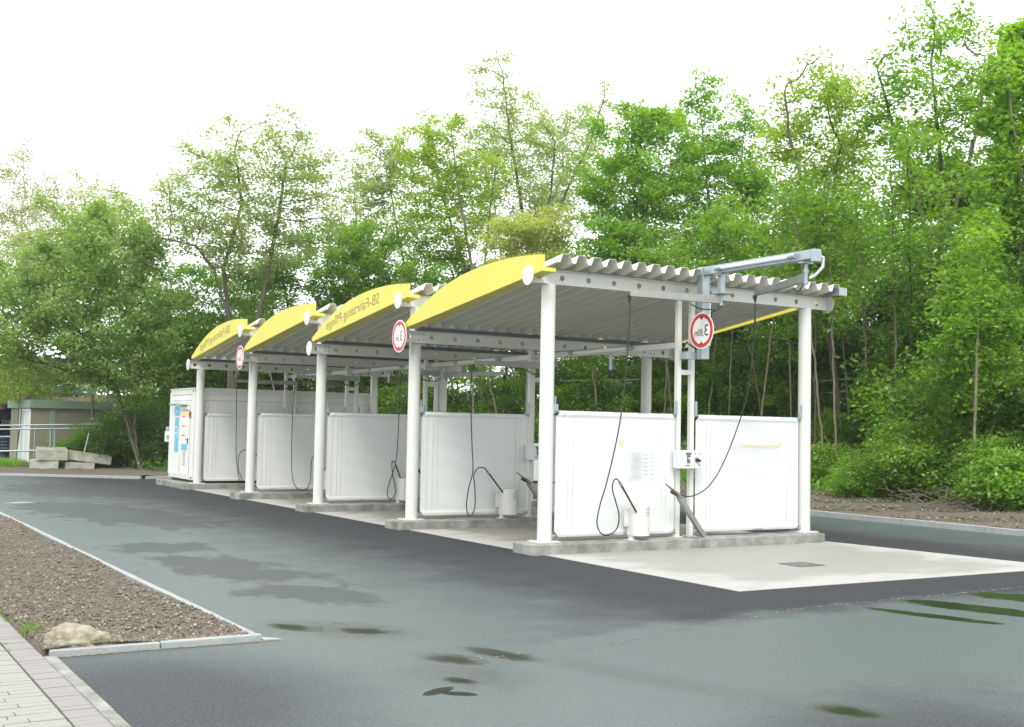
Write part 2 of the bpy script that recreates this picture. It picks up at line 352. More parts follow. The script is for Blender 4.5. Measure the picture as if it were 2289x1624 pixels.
def sheet(name, poly, z, m_, **k):
    b = MB(); b.add([(x, y, z) for x, y in poly]+[(x, y, z-.03) for x, y in poly],
        [tuple(range(len(poly)))]+[(i, len(poly)+i, len(poly)+(i+1) % len(poly), (i+1) % len(poly)) for i in range(len(poly))])
    return b.build(name, m_, **k)
sheet('asphalt_yard', [(-7.79, -30), (30, -30), (30, -9), (10.3, -6), (10.12, -2), (10.12, 24), (-.2, 23.9), (-4.0, 26.95), (-14, 34), (-20, 34), (-20, 27), (-6.2, 27), (-6.2, -5.18), (-7.79, -5.18)], 0, M['asphalt'], kind='structure')
sheet('concrete_slab', [(-.24, -4.46), (6.0, -4.46), (5.55, -.2), (5.55, 17.6), (-.24, 17.6)], .006, M['slab'], kind='structure')
# raised soil verge behind the eastern and northern kerb
def strip(name, x0, x1, y0, y1, zf, m_, step=.12, jit=.02, **k):
    gx = np.arange(x0, x1+step*.5, step); gy = np.arange(y0, y1+step*.5, step)
    A, B = np.meshgrid(gx, gy); r = np.random.RandomState(3); Zs = zf(A, B)+r.normal(0, jit, A.shape)
    i = np.arange(A.size).reshape(A.shape)
    f = np.stack([i[:-1, :-1].ravel(), i[:-1, 1:].ravel(), i[1:, 1:].ravel(), i[1:, :-1].ravel()], 1)
    return raw_mesh(name, np.stack([A.ravel(), B.ravel(), Zs.ravel()], 1), f, m_, smooth=True, **k)
strip('soil_verge', 10.22, 14.6, -12, 25, lambda a, b: hgt(a, b)+.02+.03*np.sin(a*3+b*2), M['soil'], .13, .014, kind='structure')
strip('soil_verge', -6.0, 10.2, 24.2, 33, lambda a, b: np.where(b < 24.0-(a+.1)*.78+.25, -.10, np.maximum(hgt(a, b), .05)+.025), M['soil'], .2, .016, kind='structure')
strip('planting_bed_soil', -7.893, -6.23, -5.105, 24, lambda a, b: np.where((a < -7.87) | (b < -5.09), -.03, .035+.02*np.sin(b*1.1)+.02*np.sin(a*4)), M['soil'], .055, .011, kind='structure')
strip('soil_margin', -14, -7.9, 5, 27, lambda a, b: .03+0*a, M['soil'], .5, .02, kind='structure')

# stones and clods lying in the beds (uncountable)
def scatter_stones(name, pts, rmin, rmax, m_, seed):
    r = np.random.RandomState(seed); n = len(pts)
    base = np.array([(1,0,0),(-1,0,0),(0,1,0),(0,-1,0),(0,0,1),(0,0,-1)], float)
    tri = np.array([(0,2,4),(2,1,4),(1,3,4),(3,0,4),(2,0,5),(1,2,5),(3,1,5),(0,3,5)])
    sz = rmin+(rmax-rmin)*r.rand(n)**3
    v = base[None]*(sz[:, None, None]*(.6+.8*r.rand(n, 6, 1)))
    an = r.rand(n)*6.28; c, s = np.cos(an), np.sin(an)
    vx = v[..., 0]*c[:, None]-v[..., 1]*s[:, None]; vy = v[..., 0]*s[:, None]+v[..., 1]*c[:, None]
    v = np.stack([vx, vy, v[..., 2]*.6], -1)+pts[:, None, :]
    f = (tri[None]+(np.arange(n)*6)[:, None, None]).reshape(-1, 3)
    return raw_mesh(name, v.reshape(-1, 3), f, m_, kind='stuff')
R = np.random.RandomState(11)
def bedpts(n):
    y = -5.1+29*R.rand(n)**2.2; x = -7.86+1.61*R.rand(n); return np.stack([x, y, .045+.02*np.sin(y*1.1)+.02*np.sin(x*4)], 1)
tag(scatter_stones('pebbles', bedpts(3800), .004, .022, M['stone_light'], 1), 'pale pebbles strewn over the brown planting bed soil', 'pebbles')
tag(scatter_stones('soil_clods', bedpts(16000), .006, .028, M['clod'], 2), 'brown clods of earth covering the planting bed', 'soil')
def vpts(n, x0, x1, y0, y1):
    x = x0+(x1-x0)*R.rand(n); y = y0+(y1-y0)*R.rand(n); return np.stack([x, y, hgt(x, y)+.04], 1)
tag(scatter_stones('pebbles', vpts(2600, 10.3, 14.2, -10, 20), .008, .04, M['stone_light'], 4), 'pale pebbles on the soil verge behind the far kerb', 'pebbles')
tag(scatter_stones('soil_clods', vpts(9000, 10.3, 14.4, -10, 20), .012, .05, M['clod'], 5), 'brown earth clods on the soil verge behind the far kerb', 'soil')

# kerbs: separate stones with joints
def kerb(name, a, b, w, z0, z1, ln, maxn=60, m_=None):
    a = np.array(a, float); b = np.array(b, float); T = np.linalg.norm(b-a); t = (b-a)/T
    root = empty(name, kind='structure'); n = max(1, int(round(T/ln)))
    for i in range(n):
        p = a+t*(T*i/n+.004); q = a+t*(T*(i+1)/n-.004); dz = rnd.uniform(-.004, .004)
        s_ = MB(); s_.beam((p[0], p[1], (z0+z1)/2+dz), (q[0], q[1], (z0+z1)/2+dz+rnd.uniform(-.002, .002)), w, z1-z0)
        s_.build('kerb_stone', m_ or M['kerb'], root, bevel=.008)
    return root
kerb('kerb', (-6.185, -5.02), (-6.185, 27), .07, -.05, .045, 1.0)
kerb('kerb', (-7.83, -5.135), (-6.15, -5.135), .075, -.05, .05, .84)
kerb('kerb', (10.17, -11.0), (10.17, 24.2), .13, -.05, .115, 1.0)
kerb('kerb', (10.1, 24.1), (.1, 24.0), .11, -.05, .08, 1.0)
kerb('kerb', (-.05, 23.95), (-3.95, 27.0), .11, -.05, .08, 1.0)
kerb('kerb', (-4.0, 27.05), (-14, 34.2), .11, -.05, .08, 1.0)
kerb('flush_kerb', (-7.835, -16), (-7.835, -5.2), .09, -.05, .02, 1.0, m_=M['conc'])
MB().prism([(-6.145, -5.19), (-5.98, -5.19), (-6.145, -5.02)], 2, -.02, .012).build('kerb_wedge', M['kerb'], kind='structure')
# sandy bedding lines along kerb feet and the pour joint in the asphalt
M['sandy'] = mat('sandy_grit', (.36, .31, .20), .95, noise=.5, nscale=14, c2=(.16, .14, .10))
def grit(a, b, n, spread, seed):
    r = np.random.RandomState(seed); t = r.rand(n); p = np.array(a)[None]*(1-t[:, None])+np.array(b)[None]*t[:, None]
    p = p+r.normal(0, spread, p.shape); return np.concatenate([p, np.full((n, 1), .004)], 1)
g = np.concatenate([grit((-7.75, -5.2), (-6.0, -5.2), 260, .008, 1), grit((10.06, -9), (10.06, 20), 1500, .015, 2), grit((-5.0, -6.66), (-3.9, -6.55), 30, .012, 3), grit((-.5, -5.72), (7.5, -5.42), 420, .015, 4), grit((-4.3, -6.72), (-.5, -5.72), 160, .03, 5)])
tag(scatter_stones('kerb_grit', g, .004, .014, M['sandy'], 8), 'sandy grit along kerb feet and the asphalt joint', 'grit')
yy = R.rand(1400)
g2 = np.stack([-7.6+16*R.rand(1400), -10+14*R.rand(1400), np.full(1400, .002)], 1)
tag(scatter_stones('loose_grit', g2, .0015, .006, M['stone_light'], 9), 'tiny pale grit scattered over the asphalt', 'grit')

# block paved path at the lower left
path = empty('paved_path', kind='structure')
MB().box(-14, -16, -.05, -7.89, 5, .002).build('path_bed', mat('joint_sand', (.17, .19, .10), .95, noise=.6, nscale=9, c2=(.24, .21, .15)), path)
def unit(w, d, name):
    b = MB().box(-w/2, -d/2, -.03, w/2, d/2, .022); o = b.build(name, M['paver']); me = o.data
    bpy.data.objects.remove(o); return me
pav = unit(.193, .0935, 'paver'); 
redme = unit(.193, .0935, 'paver'); redme.materials[0] = M['redpaver']
def lay(me, x, y, name, parent, dz=0):
    o = bpy.data.objects.new(name, me); col.objects.link(o); o.parent = parent; o.location = (x, y, dz+rnd.uniform(-.002, .002))
    o.rotation_euler = (rnd.uniform(-.006, .006), rnd.uniform(-.006, .006), rnd.uniform(-.006, .006)); return o
n = 0; rest = MB()
for j in range(115):
    y = -8.4+j*.1
    if y < .5: lay(redme, -7.985, y, 'paver', path)
    else: rest.box(-8.08, y-.046, 0, -7.89, y+.046, .022)
for j in range(-70, 75):
    y = -8.4+j*.1; off = (.0, .105, .05, .15)[j % 4]
    for i in range(7):
        x = -8.19-i*.2-off*.5 if i else -8.19-off*.25
        x0 = -8.095-i*.2-(off if i else 0); x1 = -8.095-(i+1)*.2-off
        if i == 0: x1 = -8.295-off
        if 0 <= j <= 44 and i < 4 and n < 205:
            w = x0-x1-.007; mb = pav
            o = lay(mb, (x0+x1)/2, y, 'paver', path); o.scale = (w/.193, 1, 1); n += 1
        else: rest.box(x1+.004, y-.046, 0, x0-.004, y+.046, .022)
for j in range(1, 70): rest.box(-8.08, -8.4-j*.1-.046, 0, -7.89, -8.4-j*.1+.046, .022)
rest.build('paver_field', M['paver'], path, kind='stuff')

# grass tufts
def tufts(name, centres, nb, hmin, hmax, spread, seed, label, m_=None, wid=.006):
    r = np.random.RandomState(seed); V = []; 
    c = np.repeat(np.array(centres, float), nb, 0); n = len(c)
    c[:, :2] += r.normal(0, spread, (n, 2)); a = r.rand(n)*6.28; h = hmin+(hmax-hmin)*r.rand(n); ln = h*(.3+.8*r.rand(n)); b = r.rand(n)*6.28
    dx, dy = np.cos(a)*wid, np.sin(a)*wid; tx, ty = np.cos(b)*ln, np.sin(b)*ln
    p0 = c+np.stack([dx, dy, 0*h], 1); p1 = c-np.stack([dx, dy, 0*h], 1)
    mid = c+np.stack([tx*.35, ty*.35, h*.65], 1); m0 = mid+np.stack([dx, dy, 0*h], 1)*.7; m1 = mid-np.stack([dx, dy, 0*h], 1)*.7; tp = c+np.stack([tx, ty, h], 1)
    v = np.stack([p0, p1, m1, m0, tp], 1).reshape(-1, 3); k = (np.arange(n)*5)[:, None]
    f = np.concatenate([k+[0, 1, 2], k+[0, 2, 3], k+[3, 2, 4]])
    return raw_mesh(name, v, f, m_ or M['grass'], kind='stuff', label=label, category='grass')
tufts('grass', [(-7.83, -4.15, .02), (-7.80, -4.0, .02), (-7.80, -4.3, .02), (-7.82, -4.25, .02)], 70, .03, .11, .035, 1, 'yellowish grass tuft between path and bed beside the boulder', wid=.004)
tufts('grass', [(-7.87, -3.5+i*.08, .015) for i in range(9)]+[(-8.09, -4.9+i*.33, .015) for i in range(4)], 14, .01, .035, .02, 2, 'small weeds growing in the paving joints', wid=.003)

# ------------------------------------------------------------------ wash bays
IY = [0.05, 4.50, 8.98, 13.44, 17.91]
ORD = ['nearest', 'second', 'middle', 'fourth', 'farthest']
KZ = .15
def text_geo(s, size):
    c = bpy.data.curves.new('t', 'FONT'); c.body = s; c.size = size; c.resolution_u = 3
    o = bpy.data.objects.new('t', c); col.objects.link(o); bpy.context.view_layer.update()
    me = bpy.data.meshes.new_from_object(o.evaluated_get(bpy.context.evaluated_depsgraph_get()))
    v = [tuple(x.co)[:2] for x in me.vertices]; f = [tuple(p.vertices) for p in me.polygons]
    bpy.data.objects.remove(o); bpy.data.meshes.remove(me); return v, f
def put_text(mb, s, size, fn, sx=1.0):
    v, f = text_geo(s, size); mb.add([fn(a*sx, b) for a, b in v], f); return max(a for a, b in v)*sx
def perforated_web(mb, x0, x1, y, z0, z1, hx, r):
    """flat web with round openings centred on hx"""
    zc = (z0+z1)/2; h = .09; cur = x0
    q = lambda a, b: mb.add([(a, y, z0), (b, y, z0), (b, y, z1), (a, y, z1)], [(0, 1, 2, 3)])
    for c in hx:
        q(cur, c-h); cur = c+h; n = 16; o = []; i_ = []
        for k in range(n):
            a = 2*math.pi*k/n+math.pi/n; ca, sa = math.cos(a), math.sin(a)
            i_.append((c+r*ca, y, zc+r*sa)); t = min(h/abs(ca), ((z1-z0)/2)/abs(sa)); o.append((c+t*ca, y, zc+t*sa))
        b = len(mb.v); mb.add(i_+o, [(k, (k+1) % n, n+(k+1) % n, n+k) for k in range(n)])
        for cx, cz in ((c-h, z0), (c+h, z0), (c+h, z1), (c-h, z1)):      # fill the corners
            best = sorted(range(n), key=lambda k: (o[k][0]-cx)**2+(o[k][2]-cz)**2)[:2]
            mb.add([o[best[0]], o[best[1]], (cx, y, cz)], [(0, 1, 2)])
    q(cur, x1)
def make_beam(name, root, y, z0, bolts):
    x0, x1 = -.36, 5.82; z1 = z0+.215; b = MB()
    hx = [.24+.485*k for k in range(12) if .24+.485*k < x1-.12]
    if bolts: hx = [-.21]+hx[0:]
    else: hx = [-.18]+hx
    perforated_web(b, x0, x1, y, z0+.008, z1-.008, hx, .043)
    perforated_web(b, x0, x1, y+.008, z0+.008, z1-.008, hx, .043)
    for c in hx:
        n = 16; zc = (z0+z1)/2
        ring = [[(c+.043*math.cos(2*math.pi*k/n+math.pi/n), yy_, zc+.043*math.sin(2*math.pi*k/n+math.pi/n)) for k in range(n)] for yy_ in (y, y+.008)]
        b.add(ring[0]+ring[1], [(k, (k+1) % n, n+(k+1) % n, n+k) for k in range(n)])
    b.box(x0, y-.055, z0, x1, y+.063, z0+.009); b.box(x0, y-.055, z1-.009, x1, y+.063, z1)
    o = b.build(name, M['white'], root)
    for x in (x0-.008, x1+.008): MB().disc((x, y, z0+.1075), (1, 0, 0), .152, .014, 36).build('end_disc', M['white'], o)
    if bolts:
        k = MB()
        for i in (-.045, .045):
            for j in (-.05, .05): k.disc((bolts+i, y-.006, z0+.1075+j), (0, 1, 0), .011, .012, 8)
            for j in (-.05, .05): k.disc((5.296+i, y-.006, z0+.1075+j), (0, 1, 0), .011, .012, 8)
        k.build('bolt', M['dark'], o, split=True)
    return o
def make_frame(i):
    y = IY[i]; top = 4.0 if i < 4 else 3.34
    r = empty('canopy_frame', (0, y, KZ), label=['nearest white post frame at the right, its perforated top beam fully in view',
        'second white post frame from the front, larger 3,0m sign on its beam end', 'middle white post frame of the row, bare round disc at its low beam end',
        'fourth white post frame from the front, small far 3,0m sign at its beam end', 'farthest white post frame, standing against the white container'][i], cat='steel frame', group='white steel frames carrying the wash bay roofs')
    for x in (0.0, 5.296):
        p = MB(); p.tube([(x, y, KZ+.014), (x, y, top-.012)], .109, 40).build('post', M['white'], r)
        q = MB(); q.box(x-.19, y-.17, KZ, x+.19, y+.17, KZ+.014)
        q.build('base_plate', M['white'], r, bevel=.003)
        q = MB()
        for a in (-.15, .15):
            for b_ in (-.13, .13): q.disc((x+a, y+b_, KZ+.024), (0, 0, 1), .013, .022, 6)
        q.build('anchor_bolt', M['galv'], r, split=True)
        MB().box(x-.1, y-.1, top-.012, x+.1, y+.1, top-.001).build('cap_plate', M['white'], r)
    for x in (2.50, 2.775):
        MB().box(x-.04, y-.04, KZ+.012, x+.04, y+.04, top-.002).build('column', M['white'], r, bevel=.006)
        MB().box(x-.07, y-.09, KZ, x+.07, y+.09, KZ+.012).build('base_plate', M['white'], r)
    MB().box(2.541, y-.036, 2.74, 2.734, y+.036, 2.82).build('crossbar', M['white'], r)
    if i < 4: make_beam('top_beam', r, y-.004, 4.0, 0)
    if i > 0: make_beam('low_beam', r, y-.18 if i < 4 else y-.004, 3.34, .0 if i == 4 else .03)
    # small clamp brackets on posts where the screens hang
    q = MB()
    for x, s in ((.12, 1), (5.18, -1)): q.box(x-.03, y-.05, 2.10, x+.06, y-.02, 2.2); q.box(x-.01, y-.055, 2.2, x+.015, y-.03, 2.32)
    for x in (2.44, 2.84): q.box(x-.02, y-.06, 2.1, x+.02, y-.03, 2.32)
    q.build('screen_bracket', M['galv'], r, split=True)
    return r
for i in range(5): make_frame(i)

def make_island(i):
    y = IY[i]-.05; x0, x1, y0, y1 = -.44, 5.44, y-.35, y+.27
    if i == 4: y1 = 20.75; x0 = -.42; x1 = 5.75
    c = .05
    poly = [(x0+c, y0), (x1-c, y0), (x1, y0+c), (x1, y1-c), (x1-c, y1), (x0+c, y1), (x0, y1-c), (x0, y0+c)]
    b = MB(); b.prism(poly, 2, -.02, KZ)
    o = b.build('concrete_island', M['conc'], bevel=.015)
    tag(o, ['long concrete kerb island under the nearest screens beside the drain grate', 'concrete kerb island under the second screen from the front', 'concrete kerb island under the middle screen of the row',
        'concrete kerb island fourth from the front, below the hanging hose loop', 'wide concrete base carrying the white container at the far end'][i], 'concrete kerb', 'concrete islands of the wash bays')
for i in range(5): make_island(i)

def roof(i):
    ya, yb = IY[i]-.40, IY[i+1]-(.17 if i < 3 else -.0); z = lambda y, : 4.232+(IY[i]-y)*.1385
    r = empty('bay_roof', (0, IY[i], 4.2), label=['corrugated grey roof with plain yellow curved fascia over the nearest wash bay', 'corrugated roof whose yellow fascia reads SB-Fahrzeug-Pflege, second from the front',
        'corrugated roof with plain yellow fascia, third from the front', 'farthest corrugated roof, yellow fascia lettered SB-Fahrzeug-Pflege above the container'][i], cat='roof', group='curved yellow fronted roofs of the wash bays')
    prof = []; x = -.12
    while x < 5.80:
        prof += [(x, 0), (x+.055, 0), (x+.105, .125), (x+.230, .125)]; x += .28
    prof = [p for p in prof if p[0] <= 5.86]
    n = 9; V = []
    for k in range(n):
        y = ya+(yb-ya)*k/(n-1)
        V += [(a, y, z(y)+b) for a, b in prof]
    m_ = len(prof); b = MB(); b.add(V, [(k*m_+j, k*m_+j+1, (k+1)*m_+j+1, (k+1)*m_+j) for k in range(n-1) for j in range(m_-1)])
    s_ = b.build('corrugated_sheet', M['sheet'], r); sd = s_.modifiers.new('s', 'SOLIDIFY'); sd.thickness = .005
    o_ = IY[i]-.05
    arc = [(4.23, 3.665), (3.85, 3.83), (3.45, 3.985), (3.1, 4.10), (2.77, 4.195), (2.42, 4.27), (2.12, 4.325), (1.8, 4.365), (1.5, 4.395), (1.2, 4.413), (.92, 4.424), (.64, 4.427), (.36, 4.422), (0, 4.403), (-.33, 4.375)]
    yf, yl = -.33, 4.23; bot = lambda y: 3.585+.1215*(4.23-y)
    for X, inb in ((-.352, 1), (5.90, -1)):
        bot = (lambda y: 3.585+.1215*(4.23-y)) if inb > 0 else (lambda y: 3.625+.132*(4.23-y))
        poly = [(yf+o_, bot(yf)), (yl+o_, bot(yl))]+[(a+o_, b_) for a, b_ in arc]
        fb = MB(); fb.prism(poly, 0, X-.004, X+.004)
        f_ = fb.build('fascia', M['yellow'], r)
        w = .23 if inb > 0 else -.05; e = MB()
        e.prism([(yf+o_, bot(yf)-.006), (yl+o_, bot(yl)-.006), (yl+o_, bot(yl)), (yf+o_, bot(yf))], 0, min(X, X+w), max(X, X+w))
        e.build('bottom_flange', M['yellow'], f_)
        e = MB(); N_ = len(arc)
        for X2, X3 in ((X+.004*inb, X+.045*inb),):
            e.add([(X2, a+o_, b_+.002) for a, b_ in arc]+[(X3, a+o_, b_+.002) for a, b_ in arc]+[(X2, a+o_, b_-.004) for a, b_ in arc]+[(X3, a+o_, b_-.004) for a, b_ in arc],
                  [(k, k+1, N_+k+1, N_+k) for k in range(N_-1)]+[(2*N_+k, 2*N_+k+1, 3*N_+k+1, 3*N_+k) for k in range(N_-1)]+[(N_+k, N_+k+1, 3*N_+k+1, 3*N_+k) for k in range(N_-1)])
        e.build('top_lip', M['yellow'], f_)
        e = MB(); e.prism([(X+.004*inb, 4.375), (X+.004*inb, bot(yf)), (X+w, bot(yf)), (X+w, bot(yf)+.05), (X+.035*inb, bot(yf)+.05), (X+.035*inb, 4.375)], 1, yf+o_, yf+o_+.004)
        if inb < 0: e = MB().box(X-.19, yf+o_-.02, 4.23, X+.0, yf+o_+.3, 4.36)
        e.build('end_flange', M['yellow'] if inb > 0 else M['galv'], f_)
        if inb > 0 and i in (1, 3):
            tb = MB(); size = .295; v, f = text_geo('SB-Fahrzeug-Pflege', size); wmax = max(a for a, _ in v); y0_, y1_ = .88, 3.46
            k = (y1_-y0_)/wmax
            def fn(a, b_):
                y = y0_+a*k; t = (y-y0_)/(y1_-y0_)
                return (X-.0065, y+o_, bot(y)+.135+.035*math.sin(math.pi*t)-.035*t+b_*(1.0-.12*t))
            tb.add([fn(a, b_) for a, b_ in v], f); tb.build('lettering', M['letter'], f_)
    # pale pieces added in the crest ends to stand for bright skylight wedges
    q = MB(); zc = z(yb)+.002; q.prism([(.058, 0), (.277, 0), (.228, .118), (.107, .118)], 1, -.002, .002)
    q.build('crest_light_piece', M['light_wedge'], r)
    proto_ = [c for c in r.children if c.name.startswith('crest_light_piece')][0]
    for k in range(21):
        c = proto_ if k == 0 else proto_.copy()
        if k: col.objects.link(c); c.parent = r
        c.matrix_parent_inverse = Matrix.Translation(r.location).inverted(); c.location = (-.12+.28*k, yb-.03, zc+.004)
    # dark rail the low sheet end rests on
    yl_ = IY[i+1]-.18 if i < 3 else IY[i+1]
    MB().box(-.12, yl_-.07, 3.557, 5.80, yl_-.03, 3.625).build('eaves_rail', M['dark'], r)
    return r
for i in range(4): roof(i)

# white tarpaulin screens stretched between pipes
def screen(i, x0, x1, half, label):
    y = IY[i]-.02; z0, z1 = .215, 2.10; r = empty('splash_screen', (x0, y, z0), label=label, cat='screen', group='white tarpaulin screens between the posts')
    rs = np.random.RandomState(i*7+half); ph = rs.rand(8)*6
    us = np.unique(np.concatenate([np.linspace(0, 1, 46), [.03, .055, .06, .94, .945, .97]])); zs = np.unique(np.concatenate([np.linspace(0, 1, 40), [.012, .03, .05, .95, .97, .988]]))
    cut = .085
    def pos(u, v):
        zz = z0+(z1-z0)*v; e = min(zz-z0, z1-zz); inset = max(0, cut-e)*.8
        xx = x0+inset+(x1-x0-2*inset)*u; d = 0
        d += .0045*math.sin(u*5+ph[0])*math.sin(v*4+ph[1])+.004*math.sin(u*23+ph[2]+v*6)+.003*math.sin(v*31+ph[3]+u*9)
        d *= math.sin(math.pi*min(max(u, .0), 1))**.5
        if u < .058 or u > .942: d -= .006
        if abs(u-.085) < .012 or abs(u-.915) < .012: d -= .007
        if v < .05: d -= .012*math.sin(math.pi*v/.05)+.008
        if v > .95: d -= .016*math.sin(math.pi*(1-v)/.05)+.008
        return (xx, y+d, zz)
    nu, nv = len(us), len(zs); V = [pos(u, v) for v in zs for u in us]; V2 = [(a, b+.006, c) for a, b, c in V]; b = MB()
    f = [(k*nu+j, k*nu+j+1, (k+1)*nu+j+1, (k+1)*nu+j) for k in range(nv-1) for j in range(nu-1)]; b.add(V, f, True); b.add(V2, f, True)
    t = b.build('tarpaulin', M['tarp'], r)
    b = MB()
    for u in (.10, .14, .885, .925):
        xx = x0+(x1-x0)*u; b.box(xx, y-.013, z0+.12, xx+.006, y-.004, z1-.12)
    b.build('hem_seam', M['tarp'], t, split=True)
    b = MB(); 
    MB().tube([(x0-.05, y+.012, z1-.012), (x1+.05, y+.012, z1-.012)], .021, 12).build('pipe', M['galv'], r)
    MB().tube([(x0-.05, y+.012, z0+.02), (x1+.05, y+.012, z0+.02)], .021, 12).build('pipe', M['galv'], r)
    for xx in (x0-.05, x1+.05):
        for zz in (z1-.012, z0+.02): b.box(xx-.02, y-.015, zz-.035, xx+.02, y+.04, zz+.035)
    b.build('pipe_clamp', M['galv'], r, split=True)
    return r
LB = ['the nearest bay, left of the control box', 'the second frame, its looped black hose in front', 'the middle frame', 'the fourth frame, a hose hanging in a loop before it', 'the farthest frame, against the container side']
LB2 = ['the nearest bay, right of the control box', 'the second frame', 'the middle frame', 'the fourth frame', 'the farthest frame']
SC = []
for i in range(5):
    SC.append(screen(i, .16, 2.425, 0, 'white left screen of '+LB[i]))
    screen(i, 2.86, 5.13, 1, 'white right screen of '+LB2[i])
# print left on the tarpaulins
def ymark(i, poly, parent):
    MB().prism(poly, 1, IY[i]-.0515, IY[i]-.0485).build('yellow_print', M['yprint'], parent)
ymark(0, [(1.33, 1.635), (1.41, 1.635), (1.41, 1.665), (1.33, 1.665)], SC[0])
ymark(0, [(3.84, 1.62), (4.2, 1.612), (4.55, 1.615), (4.70, 1.628), (4.70, 1.68), (4.66, 1.64), (4.3, 1.626), (3.84, 1.632)], SC[0])
ymark(1, [(2.14, 1.55), (2.17, 1.55), (2.17, 1.60), (2.14, 1.60)], SC[1])
ymark(2, [(2.06, 1.56), (2.19, 1.58), (2.20, 1.64)], SC[2])
ymark(3, [(.20, 1.60), (.23, 1.60), (.23, 1.63), (.20, 1.63)], SC[3])
b = MB()   # printed instruction sheet: small lines of mirrored type
X0, X1, Z0_, Z1_ = 1.47, 2.05, 1.05, 1.55; yp = IY[0]-.052
for z in (Z1_, Z1_-.035, Z0_+.045, Z0_+.0): b.box(X0, yp-.001, z, X1, yp, z+.003)
for x in (X0, X0+.29, X1): b.box(x, yp-.001, Z0_, x+.003, yp, Z1_)
rr = random.Random(5)
for k in range(30):
    z = Z1_-.06-k*.0135
    if k % 9 == 4: continue
    x = X0+.28-.0
    xa = X0+.03+rr.random()*.10; b.box(xa, yp-.001, z, x-.01, yp, z+.0045)
b.build('instruction_print', M['faint'], SC[0], kind='stuff')
b = MB()
for k in range(6):
    z = Z1_-.085-k*.062
    b.box(X1-.28, yp-.001, z-.01, X1-.17, yp, z-.006); b.box(X1-.25, yp-.001, z-.02, X1-.17, yp, z-.016)
    put_text(b, ['1,00', '2,00', '3,00', '4,00', '5,00', '6,00'][k][:4], .038, lambda a, c_, z=z: (X1-.055-a, yp-.0015, z-.02+c_))
put_text(b, '1,00', .038, lambda a, c_: (X1-.055-a, yp-.0015, Z0_+.012+c_))
b.build('price_print', M['ink'], SC[0])

# link beams between the frames, each with a tube lamp
for i in range(4):
    ya, yb = IY[i]+.042, IY[i+1]-.042
    r = empty('link_beam', (2.65, ya, 3.2), label=['white overhead link beam with tube lamp in the nearest covered bay', 'white overhead link beam with tube lamp in the second covered bay',
        'white overhead link beam with tube lamp in the third covered bay', 'white overhead link beam with tube lamp nearest the container'][i], cat='beam', group='overhead link beams with tube lamps')
    MB().box(2.61, ya, 3.18, 2.69, yb, 3.275).build('beam', M['white'], r, bevel=.004)
    for yy_ in (ya, yb-.012): MB().box(2.535, yy_, 3.19, 2.74, yy_+.011, 3.265).build('end_plate', M['white'], r)
    yl = ya+1.35
    MB().tube([(2.575, yl, 3.235), (2.575, yl+1.75, 3.235)], .030, 14).build('lamp_tube', M['signw'], r)
    q = MB()
    for t in (yl-.09, yl+1.68): q.tube([(2.575, t, 3.235), (2.575, t+.05, 3.235), (2.575, t+.16, 3.235)], [.022, .037, .037], 14)
    q.build('lamp_cap', M['galv'], r, split=True)
    MB().tube([(2.6, ya+.02, 3.29), (2.6, ya+1.3, 3.286), (2.6, yb-.1, 3.287)], .006, 6).build('cable', M['grey_plastic'], r)

# pivoting hose arms
def swing_arm(a, b, ztop, label, group='swinging hose arms', outer=False):
    """a pivot, b tip"""
    a = np.array(a, float); b = np.array(b, float); r = empty('swing_arm', tuple(a), label=label, cat='swing arm', group=group)
    d = (b-a)/np.linalg.norm(b-a); n = np.array([-d[1], d[0], 0]); b0 = MB(); V = []
    for p, h in ((a+d*.02, .13), (b, .075)):
        for s_, zz in ((-1, -h), (1, -h), (1, 0), (-1, 0)): V.append(p+n*.028*s_+np.array([0, 0, zz+.065]))
    b0.add(V, [(3, 2, 1, 0), (4, 5, 6, 7), (0, 1, 5, 4), (1, 2, 6, 5), (2, 3, 7, 6), (3, 0, 4, 7)])
    b0.build('arm', M['steel'], r, bevel=.005)
    MB().tube([(a[0], a[1], a[2]-.11), (a[0], a[1], ztop)], .026, 14).build('pivot_pin', M['galv'], r)
    q = MB(); q.box(a[0]-.11, a[1]-.045, ztop-.035, a[0]+.11, a[1]+.045, ztop-.02); q.tube([(a[0], a[1], a[2]+.07), (a[0], a[1], a[2]+.12)], .04, 14); q.tube([(a[0], a[1], a[2]-.09), (a[0], a[1], a[2]-.065)], .038, 14)
    q.build('pivot_bracket', M['galv'], r)
    MB().tube([b+(0, 0, -.0), b+(0, 0, -.06), b+(0, 0, -.11)], [.03, .026, .016], 12).build('hose_swivel', M['black'], r)
    c = a+d*.35; q = MB(); q.tube([a+n*.04+(0, 0, -.1), a+d*.1+n*.05+(0, 0, -.17), c+(0, 0, -.16), c+d*.15+(0, 0, -.09)], .011, 8)
    q.build('feed_hose', M['black'], r)
    return r
swing_arm((2.72, -.72, 3.90), (1.30, -.24, 3.90), 4.31, 'stainless swing arm left of the galvanised crane, hose before the nearest left screen')
swing_arm((2.76, -2.50, 4.07), (3.62, -.52, 4.055), 4.31, 'stainless swing arm hung from the outer end of the galvanised crane')
